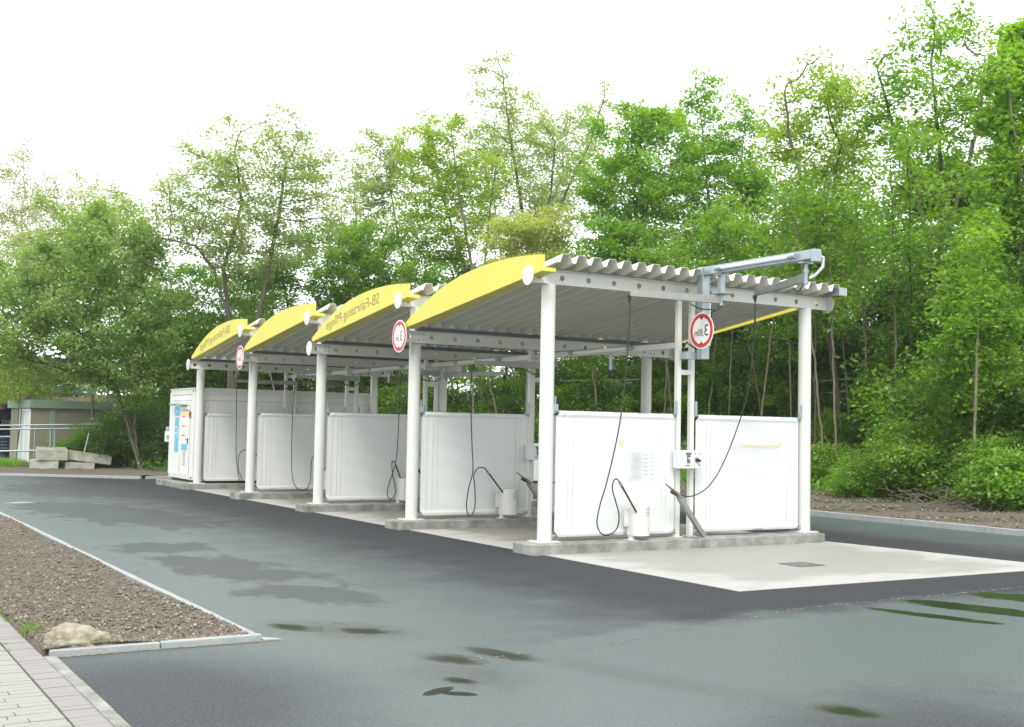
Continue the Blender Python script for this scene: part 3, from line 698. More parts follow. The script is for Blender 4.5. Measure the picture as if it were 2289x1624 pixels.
for i in (1, 2, 3, 4):
    y = IY[i]; tipx = {1: 1.05, 2: 1.75, 3: 1.0, 4: .96}[i]
    swing_arm((2.65, y-.42, 3.03), (tipx, y-.32, 3.0), 3.178, ['', 'stainless swing arm under the nearest roof, left hose of the second frame', 'stainless swing arm under the second roof, left hose of the middle frame',
        'stainless swing arm under the third roof, its hose in a low loop', 'farthest stainless swing arm, left hose before the container'][i])
    tip = {1: (3.65, y-1.15, 2.98), 2: (2.72, y-3.1, 2.92), 3: (3.95, y-1.2, 2.95), 4: (4.0, y-1.0, 2.95)}[i]
    swing_arm((2.65, {1: y-2.4, 2: y-.62, 3: y-2.2, 4: y-2.2}[i], 3.0), tip, 3.178, ['', 'stainless swing arm under the nearest roof, swung away to the right', 'stainless swing arm hanging across the middle of the second bay',
        'stainless swing arm under the third roof, swung to the right', 'stainless swing arm under the farthest roof, swung to the right'][i])

# galvanised crane over the open bay
cr = empty('hose_crane', (2.72, -.28, 3.0), label='galvanised steel crane with tube lamp rising behind the 3,80m sign over the open bay', cat='crane')
MB().box(2.655, -.355, 2.98, 2.805, -.215, 4.455).build('mast', M['galv'], cr, bevel=.008)
MB().box(2.665, -2.68, 4.315, 2.795, -.357, 4.45).build('boom', M['galv'], cr, bevel=.008)
MB().box(2.664, -2.765, 4.27, 2.796, -2.682, 4.452).build('boom_end', M['galv'], cr, bevel=.008)
MB().box(2.68, -.76, 4.0, 2.77, -.67, 4.313).build('hanger', M['galv'], cr, bevel=.005)
MB().box(2.62, -.85, 3.985, 2.86, -.62, 3.998).build('hanger_plate', M['galv'], cr)
MB().box(2.46, -.205, 2.98, 2.653, -.06, 3.10).build('foot_bracket', M['galv'], cr, bevel=.004)
MB().box(2.808, -.35, 3.2, 2.83, -.22, 4.0).build('mast_flange', M['signw'], cr)
MB().tube([(2.635, -.75, 4.385), (2.635, -2.3, 4.385)], .030, 14).build('lamp_tube', M['signw'], cr)
q = MB()
for t in (-.66, -2.24): q.tube([(2.635, t, 4.385), (2.635, t-.05, 4.385), (2.635, t-.17, 4.385)], [.022, .038, .038], 14)
q.build('lamp_cap', M['galv'], cr, split=True)
MB().tube([(2.80, -2.72, 4.36), (2.87, -2.72, 4.35), (2.89, -2.7, 4.22), (2.84, -2.6, 4.10), (2.78, -2.55, 4.06)], .022, 10).build('conduit', M['signw'], cr)
MB().tube([(2.83, -.5, 3.93), (2.9, -.48, 3.80), (2.78, -.42, 3.72), (2.84, -.37, 3.60), (2.83, -.36, 3.3)], .013, 8).build('cable', M['black'], cr)
MB().tube([(2.46, -.1, 3.15), (2.52, -.14, 3.24), (2.6, -.16, 3.2), (2.68, -.2, 3.13)], .012, 8).build('cable', M['black'], cr)

# round clearance signs
def clearance(X, y, z, txt, label):
    r = empty('height_sign', (X, y, z), label=label, cat='road sign', group='round red height limit signs')
    R_ = .29
    MB().disc((X, y, z), (1, 0, 0), R_, .006, 48).build('plate', M['signw'], r)
    n = 48; b = MB(); V = []
    for R2 in (.272, .212):
        V += [(X-.0045, y+R2*math.cos(6.28319*k/n), z+R2*math.sin(6.28319*k/n)) for k in range(n)]
    b.add(V, [(k, (k+1) % n, n+(k+1) % n, n+k) for k in range(n)]); b.build('red_ring', M['red'], r)
    b = MB()
    for s_ in (1, -1):
        b.add([(X-.0052, y-.045, z+s_*.222), (X-.0052, y+.045, z+s_*.222), (X-.0052, y, z+s_*.165)], [(0, 1, 2)])
    b.build('arrowhead', M['blk'], r, split=True)
    b = MB(); 
    big, small = txt[0], txt[1:]
    def fit(t_, size, y_from, y_to, dz):
        v, f = text_geo(t_, size); a0 = min(a for a, _ in v); a1 = max(a for a, _ in v)
        b.add([(X-.0055, y_from+(a-a0)/(a1-a0)*(y_to-y_from), z+dz+c) for a, c in v], f)
    if len(small) > 3: fit(big, .26, y-.165, y-.075, -.085); fit(small, .165, y-.055, y+.165, -.085)
    else: fit(big, .26, y-.135, y-.045, -.085); fit(small, .165, y-.025, y+.15, -.085)
    b.build('numerals', M['blk'], r)
    q = MB(); q.box(X+.0035, y-.03, z-.2, X+.022, y+.03, z+.2); q.build('mounting_strip', M['galv'], r)
clearance(2.628, -.37, 3.43, '3,80m', 'red and white 3,80m height sign on the galvanised crane mast')
clearance(-.41, 4.32, 3.44, '3,0m', 'red and white 3,0m height sign at the low end of the nearest roof')
clearance(-.41, 13.26, 3.44, '3,0m', 'small distant 3,0m height sign between the third and farthest fascias')

# hoses, lances, foam buckets
def smooth_path(P, n=6):
    P = [np.array(p, float) for p in P]; Q = [2*P[0]-P[1]]+P+[2*P[-1]-P[-2]]; out = []
    for k in range(1, len(Q)-2):
        for j in range(n):
            t = j/n; a, b, c, d = Q[k-1:k+3]
            out.append(.5*((2*b)+(-a+c)*t+(2*a-5*b+4*c-d)*t*t+(-a+3*b-3*c+d)*t**3))
    out.append(P[-1]); return out
def bucket(x, y, label):
    r = empty('lance_bin', (x, y, KZ), label=label, cat='bin', group='white lance bins on the islands')
    b = MB(); n = 20; poly = [(x-.155, y+.12), (x-.155, y)]+[(x+.155*math.cos(math.pi+math.pi*k/n), y+.155*math.sin(math.pi+math.pi*k/n)) for k in range(1, n)]+[(x+.155, y), (x+.155, y+.12)]
    b.prism(poly, 2, .22, .695); b.sm = [False]*len(b.f); b.build('container', M['white'], r)
    MB().box(x-.245, y+.05, .36, x-.157, y+.075, .64).build('side_plate', M['white'], r)
    MB().box(x-.145, y+.0, KZ+.008, x-.095, y+.09, .219).build('leg', M['white'], r); MB().box(x-.2, y-.05, KZ, x-.04, y+.12, KZ+.008).build('foot_plate', M['white'], r)
    q = MB()
    for j, (zz, w) in enumerate([(.635, .115), (.62, .115), (.585, .10), (.57, .10), (.54, .095), (.525, .095)]):
        a0 = -.62; 
        for k in range(5):
            a = a0+k*.14*w/.115; a2 = a+.12*w/.115; R2 = .1568; f = lambda t: (x+R2*math.sin(t+.62), y-R2*math.cos(t+.62))
            p0, p1 = f(a), f(a2); q.add([(*p0, zz-.004), (*p1, zz-.004), (*p1, zz+.004), (*p0, zz+.004)], [(0, 1, 2, 3)])
    q.build('printed_text', M['ink'], r, kind='stuff')
    q = MB(); q.disc((x-.2, y+.045, .6), (0, 1, 0), .008, .012, 8); q.disc((x-.2, y+.045, .4), (0, 1, 0), .008, .012, 8); q.disc((x+.07, y-.142, .33), (.45, -.9, 0), .008, .012, 8); q.build('screw', M['galv'], r, split=True)
    return r
bx = {0: 1.60, 1: 1.92, 2: 1.93, 3: 1.95, 4: 1.95}
for i in range(5):
    bucket(bx[i], IY[i]-.22, ['white half round lance bin on the nearest island, black lance standing in it', 'white half round lance bin on the second island', 'white half round lance bin on the middle island, half hidden by a post',
        'white half round lance bin on the fourth island', 'white half round lance bin on the farthest island'][i])
def hose(y, pts, lance, label, r=.0105):
    o = empty('wash_hose', (pts[0][0], y, pts[0][2] if len(pts[0]) > 2 else pts[0][1]), label=label, cat='hose', group='black wash hoses hanging in the bays')
    P = [(p[0], p[2] if len(p) > 2 else y, p[1]) for p in pts]
    MB().tube(smooth_path(P), r, 8).build('hose', M['black'], o)
    if lance:
        (x0, z0), (x1, z1) = lance; y0 = P[-1][1]
        MB().tube([(x0, y0, z0), (x0+.25*(x1-x0), y0, z0+.25*(z1-z0)), (x1, y0, z1)], [.019, .017, .014], 10).build('lance', M['black'], o)
        a = np.array((x0, y0, z0)); d = np.array((x1-x0, 0, z1-z0)); d /= np.linalg.norm(d)
        MB().tube([a-d*.012, a+d*.05], .023, 10).build('coupling', M['steel'], o)
    return o
y = -.26
hose(y, [(1.30, 3.79), (1.29, 3.5), (1.26, 3.0), (1.21, 2.5), (1.15, 2.05), (1.08, 1.7), (1.00, 1.38), (.89, 1.0), (.79, .72), (.735, .45), (.80, .29), (.94, .25), (1.10, .34), (1.14, .54), (1.07, .76), (1.01, .94), (1.03, 1.06), (1.09, 1.09), (1.15, 1.03)], ((1.15, 1.03), (1.47, .58)), 'black hose looped before the nearest left screen, lance in the white bin')
y = IY[1]-.25
hose(y, [(1.05, 2.89), (1.04, 2.5), (1.06, 2.0), (1.09, 1.5), (1.12, 1.04), (1.04, .72), (1.00, .40), (1.05, .22), (1.13, .24), (1.18, .42), (1.165, .77), (1.14, .95), (1.22, 1.08), (1.35, 1.09), (1.43, 1.02)], ((1.43, 1.02), (1.80, .60)), 'black hose with narrow loop before the second screen, lance in the bin')
y = IY[2]-.25
hose(y, [(1.75, 2.89), (1.74, 2.0), (1.70, 1.1), (1.55, .6), (1.50, .35), (1.60, .24), (1.70, .4), (1.62, .8), (1.60, 1.05), (1.66, 1.05)], ((1.66, 1.05), (1.86, .60)), 'black hose of the middle frame, mostly behind the second post')
y = IY[3]-.25
hose(y, [(1.00, 2.89), (.97, 2.5), (.955, 1.96), (.965, 1.04), (1.01, .48), (1.16, .23), (1.36, .22), (1.47, .41), (1.49, .85), (1.52, 1.02), (1.62, 1.09), (1.70, 1.0)], ((1.70, 1.0), (1.88, .60)), 'black hose in a wide low loop before the fourth screen')
y = IY[4]-.25
hose(y, [(.96, 2.89), (.975, 2.16), (1.00, 1.12), (1.04, .66), (1.12, .26), (1.2, .25), (1.10, .5), (1.07, .75), (1.09, .95), (1.17, 1.06), (1.32, 1.10), (1.45, 1.05), (1.6, .95)], ((1.6, .95), (1.88, .60)), 'farthest black hose, arching before the container side')
# second outer hose: from the right swing arm down to the spray gun in its slanted holder
h = empty('wash_hose', (3.62, -.5, 3.9), label='black hose from the right swing arm across the nearest right screen to the spray gun', cat='hose', group='black wash hoses hanging in the bays')
MB().tube(smooth_path([(3.62, -.52, 3.95), (3.62, -.50, 3.5), (3.60, -.46, 2.9), (3.58, -.38, 2.4), (3.52, -.30, 2.05), (3.42, -.26, 1.75), (3.26, -.25, 1.42), (3.06, -.25, 1.12), (2.83, -.25, .91), (2.54, -.26, .81), (2.30, -.28, .84)]), .0095, 8).build('hose', M['black'], h)
MB().tube([(3.62, -.52, 3.7), (3.62, -.515, 3.45)], .015, 8).build('hose_guard', M['black'], h)
for i, (tx, ty) in {1: (3.65, IY[1]-1.15), 2: (2.72, IY[2]-3.1), 3: (3.95, IY[3]-1.2), 4: (4.0, IY[4]-1.0)}.items():
    yb = IY[i]-.25
    hose(yb, [(tx, 2.87, ty), (tx, 2.6, ty+.05), (tx+.03, 2.2, ty+(yb-ty)*.5), (3.7, 1.6, yb), (3.45, 1.1, yb), (3.0, .82, yb), (2.35, .82, yb)], None, ['', 'thin black hose hanging on the right in the nearest covered bay', 'black hose hanging across the second bay to the middle frame', 'black hose on the right in the third covered bay', 'black hose on the right in the farthest bay'][i], .009)
# slanted lance holders with spray guns
for i in range(5):
    yb = IY[i]-.30
    r = empty('spray_gun_holder', (2.8, yb, KZ), label=['slanted stainless tube holding a brass and black spray gun, nearest island', 'slanted stainless spray gun holder on the second island', 'slanted stainless spray gun holder on the middle island',
        'slanted stainless spray gun holder on the fourth island', 'slanted stainless spray gun holder on the farthest island'][i], cat='gun holder', group='slanted spray gun holders')
    MB().beam((2.31, yb, .795), (2.82, yb, .175), .075, .075, up=(0, 1, 0)).build('holder_tube', M['steel'], r, bevel=.006)
    MB().box(2.72, yb-.03, KZ, 2.95, yb+.10, KZ+.012).build('foot_plate', M['galv'], r)
    MB().tube([(2.66, yb+.06, .23), (2.80, yb+.02, .19)], .022, 10).build('drain_pipe', M['steel'], r)
    MB().tube([(2.34, yb, .775), (2.29, yb, .83), (2.24, yb, .875)], [.045, .042, .03], 12).build('gun_grip', M['grey_plastic'], r)
    MB().tube([(2.26, yb-.01, .835), (2.14, yb-.01, .885)], .024, 10).build('gun_lever', M['black'], r)
    MB().tube([(2.25, yb, .875), (2.16, yb, .925), (2.12, yb, .95)], [.018, .020, .014], 10).build('gun_body', mat('brass', (.30, .24, .12), .4, .7) if i == 0 else bpy.data.materials['brass'], r)
    MB().tube([(2.13, yb, .945), (2.03, yb, 1.01)], [.012, .008], 8).build('gun_nozzle', M['black'], r)

# coin control boxes between the columns
def ctrl(i):
    y1 = IY[i]-.06; y0 = y1-.16; x0, x1, z0, z1 = 2.36, 2.82, 1.24, 1.53; P_ = empty('control_box', (2.59, y1, z0), label=['grey white coin operated control box with red selector dial on the nearest columns', 'coin control box on the second frame columns', 'coin control box on the middle frame columns',
        'coin control box on the fourth frame columns', 'coin control box on the farthest frame columns'][i], cat='control box', group='coin control boxes')
    MB().box(x0, y0, z0, x1, y1, z1).build('housing', mat('box_grey', (.62, .66, .68), .4) if i == 0 else bpy.data.materials['box_grey'], P_, bevel=.012)
    MB().box(x0+.06, y1, z0+.05, x1-.06, y1+.02, z1-.05).build('back_bracket', M['galv'], P_)
    f = y0-.001; q = MB(); q.box(x0+.14, f-.006, z0+.22, x0+.25, f, z0+.255); q.box(x0+.165, f-.008, z0+.09, x0+.225, f, z0+.22); q.build('coin_slot', M['dark'], P_, split=True)
    MB().disc((x0+.2, f-.010, z0+.165), (0, 1, 0), .014, .008, 12).build('coin_button', M['signw'], P_)
    q = MB(); n = 9; c = (x0+.365, z0+.14)
    for k in range(n):
        a = 2*math.pi*k/n+.2; q.add([(c[0]+.022*math.cos(a-.35), f-.002, c[1]+.022*math.sin(a-.35)), (c[0]+.07*math.cos(a), f-.002, c[1]+.07*math.sin(a)), (c[0]+.022*math.cos(a+.35), f-.002, c[1]+.022*math.sin(a+.35)), (c[0], f-.002, c[1])], [(0, 1, 2, 3)])
    q.build('dial_star', mat('magenta_print', (.30, .01, .06), .5) if i == 0 else bpy.data.materials['magenta_print'], P_)
    q = MB(); q.tube([(c[0], f, c[1]), (c[0], f-.035, c[1])], .026, 14); q.box(c[0]-.007, f-.05, c[1]-.03, c[0]+.045, f-.03, c[1]+.008); q.build('dial_knob', M['blk'], P_)
    q = MB()
    for a, b_ in ((x0+.33, z0+.235), (x0+.42, z0+.235), (x0+.42, z0+.055)): q.disc((a, f-.001, b_), (0, 1, 0), .010, .004, 8)
    q.box(x0+.13, f-.002, z0+.045, x0+.22, f, z0+.058); q.build('printed_mark', M['blk'], P_, split=True)
    MB().box(x0+.13, f-.002, z0+.026, x0+.24, f, z0+.036).build('yellow_line', M['yprint'], P_)
for i in range(5): ctrl(i)

# drain grate in the slab
g = empty('drain_grate', (2.47, -2.74, .006), label='rectangular steel drain grate let into the concrete slab', cat='drain')
b = MB(); gx0, gx1, gy0, gy1 = 2.24, 2.70, -2.95, -2.52
for a in ((gx0, gy0, gx1, gy0+.02), (gx0, gy1-.02, gx1, gy1), (gx0, gy0+.02, gx0+.02, gy1-.02), (gx1-.02, gy0+.02, gx1, gy1-.02)): b.box(a[0], a[1], .002, a[2], a[3], .016)
b.build('grate_frame', M['dark'], g, split=True)
MB().box(gx0+.02, gy0+.02, .001, gx1-.02, gy1-.02, .0075).build('grate_pit', M['blk'], g)
for k in range(10): MB().box(gx0+.034+k*.041, gy0+.022, .008, gx0+.048+k*.041, gy1-.022, .015).build('grate_bar', M['steel'], g)
b = MB(); b.disc((-5.32, 13.0, .002), (0, 0, 1), .31, .012, 32)
mh = b.build('manhole_cover', M['kerb']); tag(mh, 'pale round manhole cover in the wet asphalt at the far left', 'manhole cover')
MB().tube([(-5.32+.27*math.cos(t/24*6.283), 13.0+.27*math.sin(t/24*6.283), .011) for t in range(25)], .008, 6, cap=False).build('cover_ring', M['dark'], mh)

# ------------------------------------------------------------------ white container at the far end
ct = empty('equipment_container', (-.1, 18.12, KZ), label='white equipment container with blue poster and door behind the farthest bay', cat='container')
cx0, cx1, cy0, cy1, cz0, cz1 = -.10, 5.52, 18.12, 20.62, .25, 2.80
MB().box(cx0+.02, cy0+.02, cz0, cx1-.02, cy1-.02, cz1-.02).build('wall', M['cont'], ct)
b = MB()
for x in (cx0, cx1-.16):
    for yy_ in (cy0, cy1-.16): b.box(x, yy_, cz0+.04, x+.16, yy_+.16, cz1-.04)
b.build('corner_column', M['cont'], ct, bevel=.01, split=True)
b = MB(); b.box(cx0+.005, cy0+.004, cz1-.17, cx1-.005, cy0+.05, cz1-.005); b.box(cx0+.004, cy0+.05, cz1-.17, cx0+.05, cy1-.01, cz1-.005); b.box(cx0+.005, cy0+.004, cz0-.02, cx1-.005, cy0+.05, cz0+.12); b.box(cx0+.004, cy0+.05, cz0-.02, cx0+.05, cy1-.01, cz0+.12); b.box(cx0-.01, cy0-.01, cz1-.012, cx1+.01, cy1+.01, cz1+.02)
b.build('frame_rail', M['white'], ct, bevel=.006, split=True)
b = MB(); b.box(cx0+.012, cy0+.2, cz1-.335, cx0+.018, cy1-.2, cz1-.325); b.box(cx0+.2, cy0+.012, cz1-.335, cx1-.2, cy0+.018, cz1-.325)
b.build('panel_joint', M['ink'], ct, split=True)
b = MB(); x = cx0+.22
while x < cx1-.2: b.box(x, cy0+.010, cz0+.13, x+.06, cy0+.022, cz1-.36); x += .13
b.build('wall_rib', M['cont'], ct, split=True)
b = MB()
for yy_ in (cy0+.06, cy1-.06):
    for zz in (cz0+.05, cz1-.07): b.disc((cx0-.001, yy_, zz), (1, 0, 0), .032, .02, 12)
for xx in (cx0+.06, cx1-.06): b.disc((xx, cy0-.001, cz1-.07), (0, 1, 0), .032, .02, 12)
b.build('corner_hole', M['blk'], ct, split=True)
MB().box(cx0+.1, cy0+.1, KZ, cx1-.1, cy1-.1, cz0).build('plinth', M['blk'], ct)
fx = cx0+.018
dr = MB().box(fx-.012, 18.52, .36, fx+.02, 19.42, 2.30).build('door', M['cont'], ct, bevel=.004)
b = MB(); b.box(fx-.03, 18.62, 1.22, fx-.012, 18.66, 1.40); b.box(fx-.05, 18.63, 1.34, fx-.035, 18.78, 1.36); b.build('door_handle', M['blk'], dr)
b = MB()
for k in range(8): b.box(fx-.017, 18.84, .62+k*.065, fx-.012, 19.10, .645+k*.065)
b.build('vent_slot', M['ink'], dr, split=True)
b = MB()
for p in ((18.5, .33, 18.515, 2.32), (19.425, .33, 19.44, 2.32), (18.5, 2.325, 19.44, 2.335), (19.50, .35, 20.30, .362), (19.49, .35, 19.50, .8)): b.box(fx-.006, p[0], p[1], fx+.001, p[2], p[3])
b.build('door_gap', M['ink'], ct, split=True)
b = MB(); b.box(fx-.013, 18.66, .95, fx-.0121, 19.30, 1.0); 
# posters on the door and wall (flat prints)
def flat(x, y0, z0, y1, z1): return MB().box(x-.0015, y0, z0, x, y1, z1)
ps = empty('price_poster', (fx, 19.0, 1.1), label='white price poster with yellow head and blue foot on the container door', cat='poster')
px_ = fx-.0145
flat(px_, 18.70, 1.22, 19.26, 2.02).build('sheet', M['signw'], ps)
flat(px_-.002, 18.70, 2.02, 19.26, 2.10).build('yellow_head', M['yprint'], ps)
flat(px_-.002, 18.70, 1.06, 19.26, 1.22).build('blue_foot', M['blue'], ps)
b = MB()
for z in (1.98, 1.72, 1.45): b.box(px_-.004, 18.96, z, px_-.002, 19.25, z+.035)
b.build('red_bar', M['red'], ps, split=True)
b = MB()
for z in (1.72, 1.45): b.box(px_-.004, 18.72, z, px_-.002, 18.94, z+.03)
b.build('yellow_bar', M['yprint'], ps, split=True)
b = MB(); b.box(px_-.003, 18.955, 1.22, px_-.002, 18.965, 2.0)
for blk_ in (1.94, 1.68, 1.41):
    for k in range(6):
        for a, c in ((18.99, 19.22), (18.74, 18.93)): b.box(px_-.003, a+.04*rr.random(), blk_-k*.03, px_-.002, c, blk_-k*.03+.006)
b.build('print_lines', M['faint'], ps, kind='stuff')
bp_ = empty('blue_poster', (fx, 19.8, 1.1), label='tall light blue poster with rounded blue badge above on the container wall', cat='poster')
px_ = fx-.004
flat(px_, 19.66, .98, 20.06, 1.98).build('sheet', M['blue'], bp_)
bb = [(19.64, 2.03), (20.08, 2.03), (20.13, 2.10), (20.12, 2.26), (20.06, 2.31), (19.66, 2.31), (19.60, 2.26), (19.59, 2.10)]
MB().prism(bb, 0, px_-.002, px_).build('badge', M['blue'], bp_)
b = MB(); put_text(b, 'mosst', .13, lambda a, c: (px_-.003, 19.68+a*1.05, 2.135+c)); b.build('badge_lettering', M['signw'], bp_)
b = MB(); b.disc((px_-.002, 19.92, 1.70), (1, 0, 0), .04, .002, 12); b.disc((px_-.002, 19.92, 1.52), (1, 0, 0), .035, .002, 12); b.box(px_-.003, 19.74, 1.40, px_-.001, 19.78, 1.66); b.build('white_figure', M['signw'], bp_)
b = MB(); b.disc((px_-.002, 19.92, 1.80), (1, 0, 0), .035, .002, 12); b.disc((px_-.002, 19.92, 1.62), (1, 0, 0), .025, .002, 12); b.add([(px_-.003, 19.80, 1.04), (px_-.003, 20.05, 1.12), (px_-.003, 20.03, 1.07), (px_-.003, 19.85, 1.02)], [(0, 1, 2, 3)]); b.build('dark_figure', M['ink'], bp_)
wl = empty('wall_lamp', (fx, 19.6, 2.3), label='horizontal white tube lamp above the container door', cat='lamp')
MB().tube([(fx-.10, 18.98, 2.36), (fx-.10, 20.35, 2.36)], .032, 12).build('lamp_tube', M['galv'], wl)
MB().box(fx-.13, 18.78, 2.34, fx, 19.5, 2.42).build('lamp_housing', M['white'], wl)
MB().box(fx-.04, 18.55, 2.19, fx, 19.2, 2.205).build('drip_strip', M['galv'], wl)
al = empty('alarm_light', (fx, 18.48, 2.1), label='small red alarm light beside the container door', cat='alarm light')
MB().box(fx-.04, 18.42, 2.02, fx, 18.54, 2.15).build('lens', mat('dark_red_lens', (.30, .03, .02), .3), al, bevel=.01)
MB().box(fx-.02, 18.38, 1.98, fx+.001, 18.58, 2.0).build('lens_base', M['dark'], al)
cb = empty('card_terminal', (fx, 20.68, 1.4), label='small white box jutting from the far left edge of the container', cat='terminal')
MB().box(-.20, 20.63, 1.25, -.06, 20.74, 1.56).build('box', M['signw'], cb, bevel=.02); MB().box(-.18, 20.64, 1.56, -.08, 20.73, 1.70).build('hood', M['galv'], cb, bevel=.02)
MB().box(-.18, 20.60, 1.36, -.06, 20.629, 1.46).build('arm', M['galv'], cb)

# ------------------------------------------------------------------ left foreground boulder
def boulder():
    import bmesh
    from mathutils import noise
    bm = bmesh.new(); bmesh.ops.create_icosphere(bm, subdivisions=5, radius=1)
    for v in bm.verts:
        p = v.co.copy(); n = noise.fractal(p*1.1+Vector((3, 1, 7)), 1.0, 2.0, 5); n2 = noise.fractal(p*5, .8, 2.0, 4)
        s_ = 1+.22*n+.075*n2
        t = p.x; hgt_ = .165*(1-.45*max(t, -.2))
        # flat facets
        v.co = Vector((p.x*.285*s_, p.y*.155*s_, max(p.z, -.35)*hgt_*s_*.80))
    me = bpy.data.meshes.new('boulder'); bm.to_mesh(me); bm.free(); me.materials.append(M['rock'])
    me.polygons.foreach_set('use_smooth', [True]*len(me.polygons))
    o = bpy.data.objects.new('boulder', me); col.objects.link(o); o.location = (-7.545, -4.955, .045); o.rotation_euler = (0, .03, math.radians(-14))
    tag(o, 'rounded yellowish limestone boulder on the bed corner beside the paved path', 'boulder')
boulder()

# ------------------------------------------------------------------ concrete blocks with rods, far left
def rotbox(c, sx, sy, sz, rz, tilt=0, roll=0):
    M_ = Matrix.Translation(c)@Matrix.Rotation(rz, 4, 'Z')@Matrix.Rotation(tilt, 4, 'Y')@Matrix.Rotation(roll, 4, 'X')
    b = MB(); b.box(-sx/2, -sy/2, 0, sx/2, sy/2, sz); b.v = [tuple(M_@Vector(v)) for v in b.v]; return b, M_
def block(c, s, rz, tilt, label, rods=(), roll=0):
    b, M_ = rotbox(c, *s, rz, tilt, roll); o = b.build('concrete_block', M['oldconc'], bevel=.02)
    tag(o, label, 'concrete block', 'weathered concrete blocks at the edge of the wood')
    for (x, y, h, lean) in rods:
        a = M_@Vector((x, y, s[2]-.02)); e = M_@Vector((x+lean, y, s[2]+h))
        MB().tube([a, e], .032, 8).build('steel_rod', M['galv'], o)
A = math.radians(-12)
block((-1.82, 30.95, .03), (.98, .75, .38), A, 0, 'lower left concrete block under the block with two tall rods')
block((-1.60, 30.90, .42), (1.05, .85, .40), A+.1, .0, 'upper left concrete block with two upright steel rods', [(-.05, .1, .75, .0), (.08, -.05, .70, .0)], .10)
block((-.60, 30.85, .03), (1.02, .7, .28), A, .02, 'lower right concrete block beneath the long slanting one')
block((-.33, 30.72, .32), (1.58, .55, .34), A, .13, 'long slanting concrete block with two shorter rods on the right stack', [(-.20, 0, .72, .05), (.42, 0, .50, .03)])

# ------------------------------------------------------------------ kiosk, carts, shop and railing, far left
kr = empty('kiosk', (-1.4, 36.8, 0), label='small grey flat roofed kiosk with green trim and pale double door', cat='kiosk')
ka = math.radians(8)
def K(b): 
    M_ = Matrix.Translation((-1.45, 36.7, .1))@Matrix.Rotation(ka, 4, 'Z'); b.v = [tuple(M_@Vector(v)) for v in b.v]; return b
K(MB().box(0, 0, 0, 5.2, 2.7, 2.22)).build('wall', M['kioskwall'], kr)
K(MB().box(-.12, -.12, 2.22, 5.35, 2.85, 2.56)).build('roof', M['kioskroof'], kr, bevel=.02)
b = MB(); b.box(-.035, .02, 0, .0-.001, .1, 2.2); b.box(-.035, 1.45, 0, -.001, 1.53, 2.2); b.box(-.035, .1, 2.1, -.001, 1.45, 2.2); K(b).build('door_frame', M['signw'], kr, split=True)
for a in (.11, .79): 
    d_ = K(MB().box(-.022, a, .05, -.001, a+.65, 2.08)).build('door', M['kioskdoor'], kr)
K(MB().box(-.03, .73, .05, -.002, .80, 1.95)).build('door_post', M['signw'], kr)
b = MB(); b.box(.75, -.035, 0, .98, -.001, 2.2); K(b).build('wall_strip', M['kioskroof'], kr)
b = MB()
for cx, cz, r_ in ((2.3, 1.25, .16), (2.55, 1.38, .24), (2.85, 1.36, .22), (3.1, 1.30, .18), (2.7, 1.15, .15)):
    b.tube([(cx+r_*math.cos(t*.35+.3), -.012, cz+r_*math.sin(t*.35+.3)) for t in range(10)], .02, 5)
K(b).build('graffiti', M['blk'], kr)
# shop hall behind
sh = empty('shop_hall', (-10, 62, 0), label='large dark brown clad shop hall behind the trees at the far left', cat='shop')
MB().box(-24, 58, 0, 5.5, 76, 5.2).build('wall', M['brownwall'], sh)
MB().box(-24.2, 57.8, 5.2, 5.7, 76.2, 5.5).build('roof_edge', M['dark'], sh)
for x in range(-23, 5, 2): MB().box(x, 57.95, 2.4, x+.06, 57.999, 5.2).build('cladding_strip', M['dark'], sh)
sg = MB().box(3.0, 57.7, 3.4, 5.4, 57.93, 4.3).build('shop_sign', M['bluesign']); tag(sg, 'blue shop sign with white and yellow shapes high on the brown hall', 'sign')
b = MB()
for k in range(4): b.box(3.2+k*.52, 57.66, 3.85, 3.5+k*.52, 57.69, 4.15)
b.build('white_shape', M['signw'], sg, split=True)
b = MB()
for k in range(4): b.box(3.2+k*.5, 57.66, 3.5, 3.4+k*.5, 57.69, 3.6)
b.build('yellow_shape', M['yprint'], sg, split=True)
cs = empty('cart_shelter', (-1.5, 45, 0), label='dark blue shopping cart shelter wall left of the kiosk', cat='cart shelter')
MB().box(-6, 45.6, 0, .45, 45.75, 2.55).build('back_wall', M['navy'], cs)
MB().box(-6.1, 43.2, 2.55, .6, 45.8, 2.68).build('roof', M['dark'], cs)
b = MB(); put_text(b, 'mosst', .42, lambda a, c: (-.35-a*1.0, 45.58, 1.62+c)); b.build('lettering', M['signw'], cs)
os_ = MB().box(-2.1, 44.6, 2.28, -1.42, 44.66, 2.5).build('orange_sign', M['orange']); tag(os_, 'small orange sign with a white mark above the shopping carts', 'sign')
MB().box(-1.62, 44.59, 2.32, -1.50, 44.6, 2.46).build('white_mark', M['signw'], os_)
